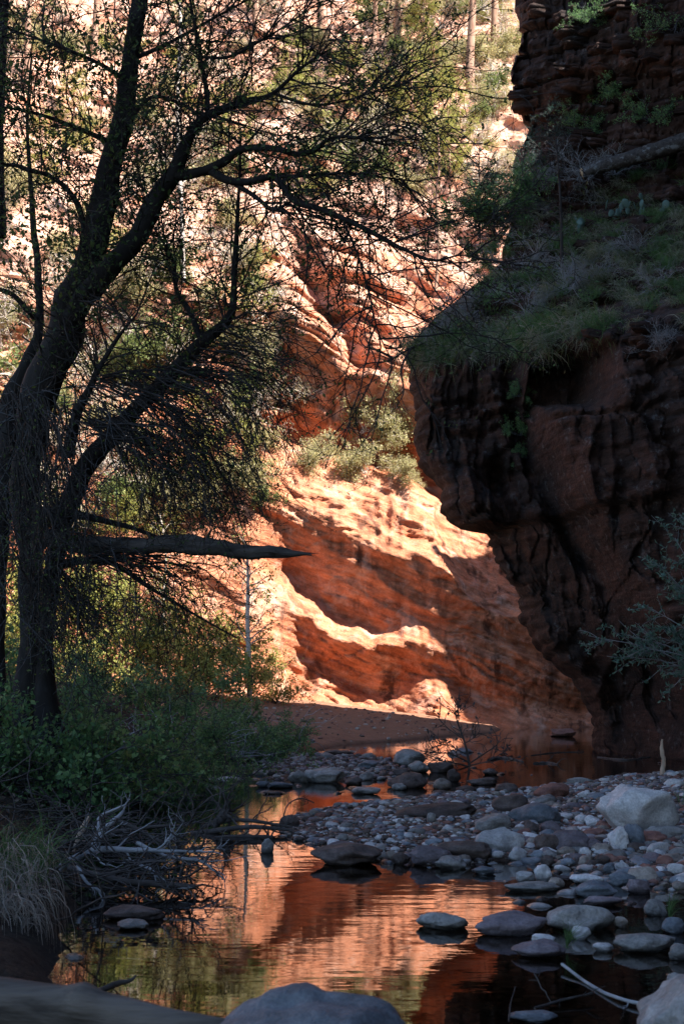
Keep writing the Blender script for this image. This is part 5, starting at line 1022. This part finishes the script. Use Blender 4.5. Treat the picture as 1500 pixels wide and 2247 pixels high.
# pile on the left of the near pool
DW = [([(112, 1925, 10.6, 13), (160, 1885, 10.7, 13), (215, 1866, 10.8, 12), (290, 1866, 10.8, 9), (370, 1867, 10.7, 6), (455, 1870, 10.6, 3)], M_DRIFT, 'long pale grey branch arching across the driftwood pile', 8, 0.4),
      ([(202, 1872, 10.9, 11), (215, 1840, 11, 10), (245, 1805, 11.1, 9), (272, 1780, 11.2, 6)], M_DRIFT, 'grey forked branch rising from the driftwood pile', 4, 0.3),
      ([(210, 1850, 11, 8), (218, 1815, 11.1, 7), (222, 1790, 11.2, 5), (276, 1766, 11.2, 3)], M_DRIFT, 'thin grey branch beside the rising fork', 3, 0.25),
      ([(150, 1905, 10.3, 12), (230, 1925, 10.2, 12), (300, 1937, 10.2, 12), (370, 1942, 10.2, 11), (430, 1945, 10.2, 8)], M_DRIFTD, 'dark heavy branch low in the driftwood pile', 8, 0.4),
      ([(270, 1890, 10.4, 9), (330, 1910, 10.4, 8), (380, 1950, 10.2, 6)], M_DRIFT, 'grey branch slanting down in the driftwood pile', 5, 0.35),
      ([(170, 1900, 10.2, 6), (190, 1935, 10.1, 5), (225, 1960, 10, 5), (232, 1985, 10, 3)], M_DRIFT, 'thin grey branch bent down to the water', 6, 0.3),
      ([(250, 1795, 11.4, 8), (320, 1830, 11.2, 7), (390, 1870, 11, 5), (420, 1900, 10.9, 3)], M_DRIFTD, 'dark branch at the back of the driftwood pile', 10, 0.5),
      ([(130, 1850, 11.6, 9), (230, 1830, 11.6, 8), (330, 1815, 11.6, 6), (420, 1810, 11.6, 3)], M_DRIFTD, 'dark branch lying along the bank behind the pile', 10, 0.5),
      ([(300, 1850, 10.9, 7), (370, 1880, 10.8, 6), (440, 1890, 10.7, 5), (492, 1930, 10.5, 2)], M_DRIFT, 'grey twiggy branch reaching out over the pool', 10, 0.45)]
for i, (pts, m_, lab, tw, l_) in enumerate(DW): pts = [(a, b_, d, w * 1.3) for a, b_, d, w in pts]; stick('driftwood_branch', pts, m_, lab, tw, l_, 'branch', i + 2, group='driftwood pile')
stick('broken_stake', [(162, 1868, 11.2, 8), (172, 1840, 11.2, 12), (185, 1812, 11.2, 12), (196, 1792, 11.2, 9)], M_DRIFTP, 'pale tan broken stake standing in the driftwood pile', 0, cat='stick', amp=0.2)
# tangle of fine stuff under the pile
s = np.array([gp(R_.uniform(120, 430), R_.uniform(1850, 1985)) + np.array([0, 0, R_.uniform(0.0, 0.32)]) for i in range(240)]); b1 = grow(s, R_.normal(size=(240, 3)) * np.array([1, 0.6, 0.35]), 0.2 + 0.6 * R_.rand(240), 8, 0.22)
ob('twig_tangle', mesh_np('twig_tangle', *tubes(b1, rad(b1, 0.007, 0.003), 4)), M_DRIFTD, label='dense tangle of dark twigs inside the driftwood pile', cat='twigs', kind='stuff')
# second heap by the gravel bar
for i, (pts, lab) in enumerate([([(420, 1830, 14.2, 12), (480, 1822, 14.2, 12), (545, 1815, 14.2, 10), (610, 1818, 14.1, 8), (675, 1828, 14, 4)], 'long dark branch along the heap left of the gravel bar'), ([(440, 1815, 14.4, 9), (500, 1800, 14.4, 9), (560, 1802, 14.3, 8), (640, 1815, 14.2, 4)], 'upper dark branch of the heap left of the gravel bar'),
                                ([(380, 1838, 14.0, 12), (450, 1842, 13.9, 11), (530, 1836, 13.9, 10), (600, 1836, 13.9, 5)], 'lowest dark branch of the heap, touching the water'), ([(470, 1812, 14.4, 14), (490, 1790, 14.4, 22), (500, 1780, 14.4, 8)], 'dark stump-like chunk on the heap left of the gravel bar'), ([(500, 1800, 14.4, 5), (498, 1760, 14.4, 4), (485, 1735, 14.4, 3), (480, 1715, 14.4, 2)], 'thin dark branch sticking up from the heap')]):
    stick('driftwood_branch', pts, M_DRIFTD, lab, 8, 0.4, 'branch', i + 20, group='driftwood heap by the bar')
stick('curved_twig', [(622, 1790, 15, 3), (632, 1765, 15.1, 3), (660, 1752, 15.2, 3), (690, 1762, 15.2, 2)], M_DRIFTD, 'thin curved twig arching over the orange shallow water', 5, 0.2, 'twig')
# bare dead shrub in the back pool
c = gp(1020, 1682); D = c[1]; ds = empty('dead_shrub', c, 'bare black dead shrub standing in the back pool', 'shrub')
tr_ = [[(1030, 1686, D, 6), (1024, 1650, D, 5), (1014, 1615, D, 4), (1003, 1585, D, 3), (998, 1560, D, 2), (1000, 1530, D, 1.2)], [(1026, 1672, D, 4), (990, 1655, D - 0.2, 3), (960, 1652, D - 0.3, 2.5), (920, 1648, D - 0.3, 1.5)], [(1028, 1676, D, 4), (1060, 1655, D, 3), (1088, 1635, D, 2), (1098, 1618, D, 1.3)], [(1028, 1682, D, 4), (985, 1672, D - 0.3, 3), (940, 1668, D - 0.4, 1.5)], [(1014, 1620, D, 3), (985, 1600, D, 2), (965, 1580, D, 1.5), (955, 1565, D, 1)], [(1018, 1632, D, 2), (1040, 1618, D, 2), (1052, 1604, D, 1)], [(1028, 1680, D, 3), (1070, 1670, D, 2.5), (1105, 1650, D, 1.5)], [(1022, 1655, D, 3), (980, 1635, D, 2), (945, 1640, D, 1.2)]]
sp_ = [limb_world(t, 16) for t in tr_]; part('stem', join([tubes(P[None], Rr[None], 6) for P, Rr in sp_]), M_DRIFTD, ds)
b1 = np.array([P for P, _ in sp_]); s, t, _ = along(b1, 110, 0.2, 1.0); b2 = grow(s, spread(t, 0.9, bias=(0, 0, 0.1)), 0.12 + 0.35 * R_.rand(110), 6, 0.22); s, t, _ = along(b2, 160); b3 = grow(s, spread(t, 0.8), 0.06 + 0.12 * R_.rand(160), 3, 0.2)
part('twigs', join([tubes(b2, rad(b2, 0.007, 0.004), 4), tubes(b3, rad(b3, 0.005, 0.003), 3)]), M_DRIFTD, ds, kind='stuff'); part('withered_leaves', leaves(along(b3, 170)[0], 0.06, asp=0.6), M_DRIFTD, ds, kind='stuff')
for i, (pts, lab) in enumerate([([(1072, 1668, 26, 9), (1100, 1664, 26, 10), (1130, 1668, 26, 7), (1148, 1672, 26, 3)], 'dark log lying in the back pool right of the dead shrub'), ([(1165, 1658, 27, 3), (1220, 1652, 27.2, 4), (1280, 1650, 27.4, 2)], 'thin twig floating in the back pool'), ([(1310, 1662, 26.8, 4), (1370, 1668, 26.4, 6), (1425, 1662, 26, 3)], 'dark branch lying at the cliff foot'), ([(1170, 1676, 25.5, 6), (1200, 1675, 25.5, 9), (1222, 1678, 25.5, 4)], 'small dark floating chunk of wood in the back pool')]):
    q = gp(pts[0][0], pts[0][1]); pts = [(a, b_, float(gp(a, b_)[1]), w) for a, b_, d, w in pts]
    stick('floating_branch', pts, M_DRIFTD, lab, 3, 0.25, 'branch', 40 + i)
stick('upright_stick', [(1443, 1728, 19.3, 12), (1450, 1700, 19.3, 12), (1455, 1670, 19.3, 10), (1450, 1645, 19.3, 9), (1452, 1622, 19.3, 4)], M_DRIFTP, 'pale barkless stick standing upright behind the big pale boulder', 0, cat='stick', amp=0.2)
stick('water_stick', [(1232, 2116, 7.6, 7), (1280, 2152, 7.3, 7), (1330, 2180, 7.0, 8), (1380, 2197, 6.8, 8), (1440, 2206, 6.7, 7), (1490, 2200, 6.7, 4)], M_DRIFT, 'pale curved stick lying in the near pool at the lower right', 3, 0.15)
stick('sunken_stick', [(1172, 2212, 6.7, 6), (1230, 2195, 6.8, 6), (1300, 2180, 6.9, 4)], M_DRIFTD, 'dark stick half sunk left of the pale curved stick', 3, 0.2)
stick('leaning_twig', [(1115, 2240, 6.4, 4), (1120, 2200, 6.6, 3), (1130, 2165, 6.8, 2)], M_DRIFTD, 'thin dark twig poking up at the bottom of the near pool', 0)
stick('sunken_branch', [(210, 2178, 6.8, 12), (250, 2160, 6.9, 14), (285, 2152, 6.9, 8), (300, 2140, 6.9, 4)], M_DRIFTD, 'short dark branch end poking out above the near log', 0)
# log along the bottom left, close to the lens
P, Rr = limb_world([(-180, 2190, 5.2, 105), (0, 2200, 5.1, 100), (120, 2212, 5.05, 96), (240, 2228, 5.0, 84), (360, 2250, 4.95, 74), (470, 2262, 4.9, 60), (560, 2275, 4.9, 50)], 60)
V, F = tubes(P[None], Rr[None], 24); c = np.repeat(P, 24, 0); o = V - c; kn = np.exp(-(((V[:, 0] - at(182, 2185, 5)[0]) / 0.05) ** 2 + ((V[:, 2] - at(182, 2185, 5)[2]) / 0.05) ** 2)) * (o[:, 1] < 0.03)
V = c + o * (1 + 0.08 * fbm(V[:, 0] * 2, V[:, 1] * 9, V[:, 2] * 9, 3) + 0.35 * kn)[:, None]
ob('near_log', mesh_np('near_log', V, F), wood_material('smooth_grey_log', (0.025, 0.021, 0.018), (0.19, 0.165, 0.14), 10, (0.1, 1, 1), 1.0), label='smooth barkless log with a knot along the bottom left edge', cat='log')
# drift twigs and roots along the left bank
pp = []
for i in range(420):
    px = R_.uniform(0, 680); py = np.interp(px, [0, 200, 300, 420, 560, 680], [1760, 1760, 1725, 1700, 1668, 1650]) + R_.uniform(-35, 12); p_ = gp(px, py); g = float(gz(p_[0], p_[1])[0]); pp.append((p_[0], p_[1], max(g, 0) + R_.uniform(0, 0.3)))
b1 = grow(np.array(pp), R_.normal(size=(420, 3)) * np.array([1, 0.6, 0.4]), 0.25 + 0.7 * R_.rand(420), 8, 0.2, (0, 0, -0.03))
ob('bank_brushwood', mesh_np('bank_brushwood', *tubes(b1, rad(b1, 0.008, 0.003), 4)), M_DRIFT, label='grey brushwood and roots along the left waterline', cat='brushwood', kind='stuff')
for i, (pts, lab) in enumerate([([(440, 1668, 24, 5), (520, 1662, 24.5, 5), (600, 1655, 25, 3)], 'pale bare branch lying at the end of the thicket'), ([(380, 1690, 21, 5), (430, 1665, 22, 4), (480, 1640, 23, 2)], 'grey bare branch leaning out of the thicket'), ([(120, 1700, 16, 7), (60, 1690, 16, 8), (-20, 1672, 16, 8)], 'dark root running along the left bank'), ([(170, 1712, 15.6, 5), (90, 1705, 15.6, 6), (0, 1712, 15.6, 7)], 'lower dark root along the left bank')]):
    stick('bank_branch', pts, M_VINE if i < 2 else M_DRIFTD, lab, 8, 0.6, 'branch', 60 + i)

pp = []
for i in range(900):
    x_ = R_.uniform(-6, -1.6); y_ = R_.uniform(8.5, 20); g = float(gz(x_, y_)[0])
    if g > 0.0: pp.append((x_, y_, g + R_.uniform(-0.02, 0.22)))
b1 = grow(np.array(pp), R_.normal(size=(len(pp), 3)) * np.array([1, 0.6, 0.45]), 0.2 + 0.8 * R_.rand(len(pp)), 8, 0.22, (0, 0, -0.03))
ob('bank_roots', mesh_np('bank_roots', *tubes(b1, rad(b1, 0.009, 0.003), 4)), M_DRIFTD, label='dark roots and fallen twigs covering the left bank', cat='roots', kind='stuff')
x_ = R_.uniform(-6, -1.5, 5000); y_ = R_.uniform(8.5, 24, 5000); g = gz(x_, y_); ok = g > 0.03
ob('leaf_litter', mesh_np('leaf_litter', *leaves(np.stack([x_, y_, g + 0.02], 1)[ok], 0.07, asp=0.5)), leaf_material('fallen_leaf', [(0, (0.05, 0.038, 0.025)), (1, (0.16, 0.12, 0.085))], 0.1), label='fallen leaves scattered over the left bank', cat='leaf litter', kind='stuff')

# ------------------------------------------------------------------ grasses by the water
def near_grass(px0, px1, py, D, n, h, mat, label, w=0.004, flop=1.0, lean=(0.2, -0.1)):
    c = at((px0 + px1) / 2, py, D); s = np.array([at(R_.uniform(px0, px1), py + R_.normal() * (22 if n > 150 and h > 0.4 else 6), D + R_.normal() * (0.15 if n > 70 else 0.02)) for i in range(n)])
    lk = R_.randint(0, 14, n); ld = R_.normal(size=(14, 3)) * 0.3; ll = 0.55 + 0.7 * R_.rand(14); lo_ = R_.normal(size=(14, 3)) * np.array([0.0, 0.08, 0.05])
    d = nrm(R_.normal(size=(n, 3)) * 0.2 + ld[lk] + np.array([lean[0], lean[1], 1.0])); V, F = blades(s + (lo_[lk] if n > 200 else 0), d, h * ll[lk] * (0.4 + 0.8 * R_.rand(n)), w, R_, 6, flop)
    ob('grass_tuft', mesh_np('grass_tuft', V - c, F), mat, label=label, cat='grass tuft', loc=c)
near_grass(-60, 90, 1915, 8.6, 230, 0.66, M_DRYG, 'drooping dry straw grass at the lower left edge', 0.0035, 2.6, (0.35, -0.3))
near_grass(-60, 80, 2000, 8.2, 190, 0.55, M_DRYG, 'lower clump of dry straw grass trailing toward the water', 0.0035, 2.6, (0.3, -0.3))
near_grass(-60, 110, 1925, 9.0, 380, 0.5, M_GREENG, 'dark green grass standing above the dry straw grass', 0.004, 0.6)
near_grass(1478, 1520, 1800, 15.5, 170, 0.32, M_GREENG, 'spiky green grass tuft on the big pale boulder at the right edge', 0.005, 0.3, (-0.1, 0))
near_grass(1440, 1462, 1812, 15.2, 60, 0.2, M_GREENG, 'small green grass tuft at the foot of the big pale boulder', 0.004, 0.3)
near_grass(1240, 1247, 2072, 8.1, 56, 0.16, M_GREENG, 'short green water grass beside the biggest pool boulder', 0.0022, 0.25)
near_grass(1466, 1471, 2005, 9.1, 60, 0.16, M_GREENG, 'short green water plants near the right edge', 0.003, 0.25)

# loose slabs on the shelf and on the upper cliff: pieces of the cliff
for i in range(130):
    if i < 70: px, py = R_.uniform(1140, 1520), R_.uniform(10, 330)
    else:
        px, py = R_.uniform(1050, 1520), R_.uniform(400, 800)
        if i > 95: px, py = [(1300, 500), (1330, 520), (1400, 430), (1450, 420), (1380, 620), (1420, 640), (1320, 560), (1280, 540), (1350, 740), (1400, 760)][i % 10]; px += R_.normal() * 22; py += R_.normal() * 12
    c = onc(px, py)
    if c is None: continue
    sx_ = R_.uniform(0.16, 0.5) if i < 70 else R_.uniform(0.12, 0.32)
    me = _rk.get(('slab', i % 12))
    if me is None:      # broken plate: irregular outline, split layers, flat faces
        ns = 6 + i % 3; an = np.sort(R_.rand(ns) * 1.2 / ns + np.arange(ns) / ns) * 6.283; rr_ = 0.75 + 0.35 * R_.rand(ns); rings = []
        for z_, q_ in ((-1, 0.86), (-0.15, 0.98), (-0.1, 0.9), (0.0, 1.0), (0.75, 0.97), (1.0, 0.88)):
            rings.append(np.stack([np.cos(an) * rr_ * q_ + 0.04 * R_.normal(size=ns), np.sin(an) * rr_ * q_ + 0.04 * R_.normal(size=ns), z_ + 0.08 * R_.normal(size=ns)], 1))
        V = np.concatenate(rings + [np.array([[0, 0, -1.0], [0, 0, 1.05]])]); nr_ = len(rings)
        q4 = np.array([[r_ * ns + j, r_ * ns + (j + 1) % ns, (r_ + 1) * ns + (j + 1) % ns, (r_ + 1) * ns + j] for r_ in range(nr_ - 1) for j in range(ns)])
        t3 = np.array([[(j + 1) % ns, j, nr_ * ns] for j in range(ns)] + [[(nr_ - 1) * ns + j, (nr_ - 1) * ns + (j + 1) % ns, nr_ * ns + 1] for j in range(ns)])
        me = mesh_np('rock_slab', V, [q4, t3], False); me.materials.append(M_CLIFF); _rk[('slab', i % 12)] = me
    ob('rock_slab', me, None, cliff, loc=c, rot=(R_.normal() * 0.08, 0.12 + R_.normal() * 0.08, R_.normal() * 0.3), scale=(sx_, sx_ * 0.7, sx_ * R_.uniform(0.16, 0.35)))

# prototypes stay out of the scene: only their copies stand in it
def drop(o):
    for ch in list(o.children): drop(ch)
    bpy.data.objects.remove(o)
for o in protos: drop(o)
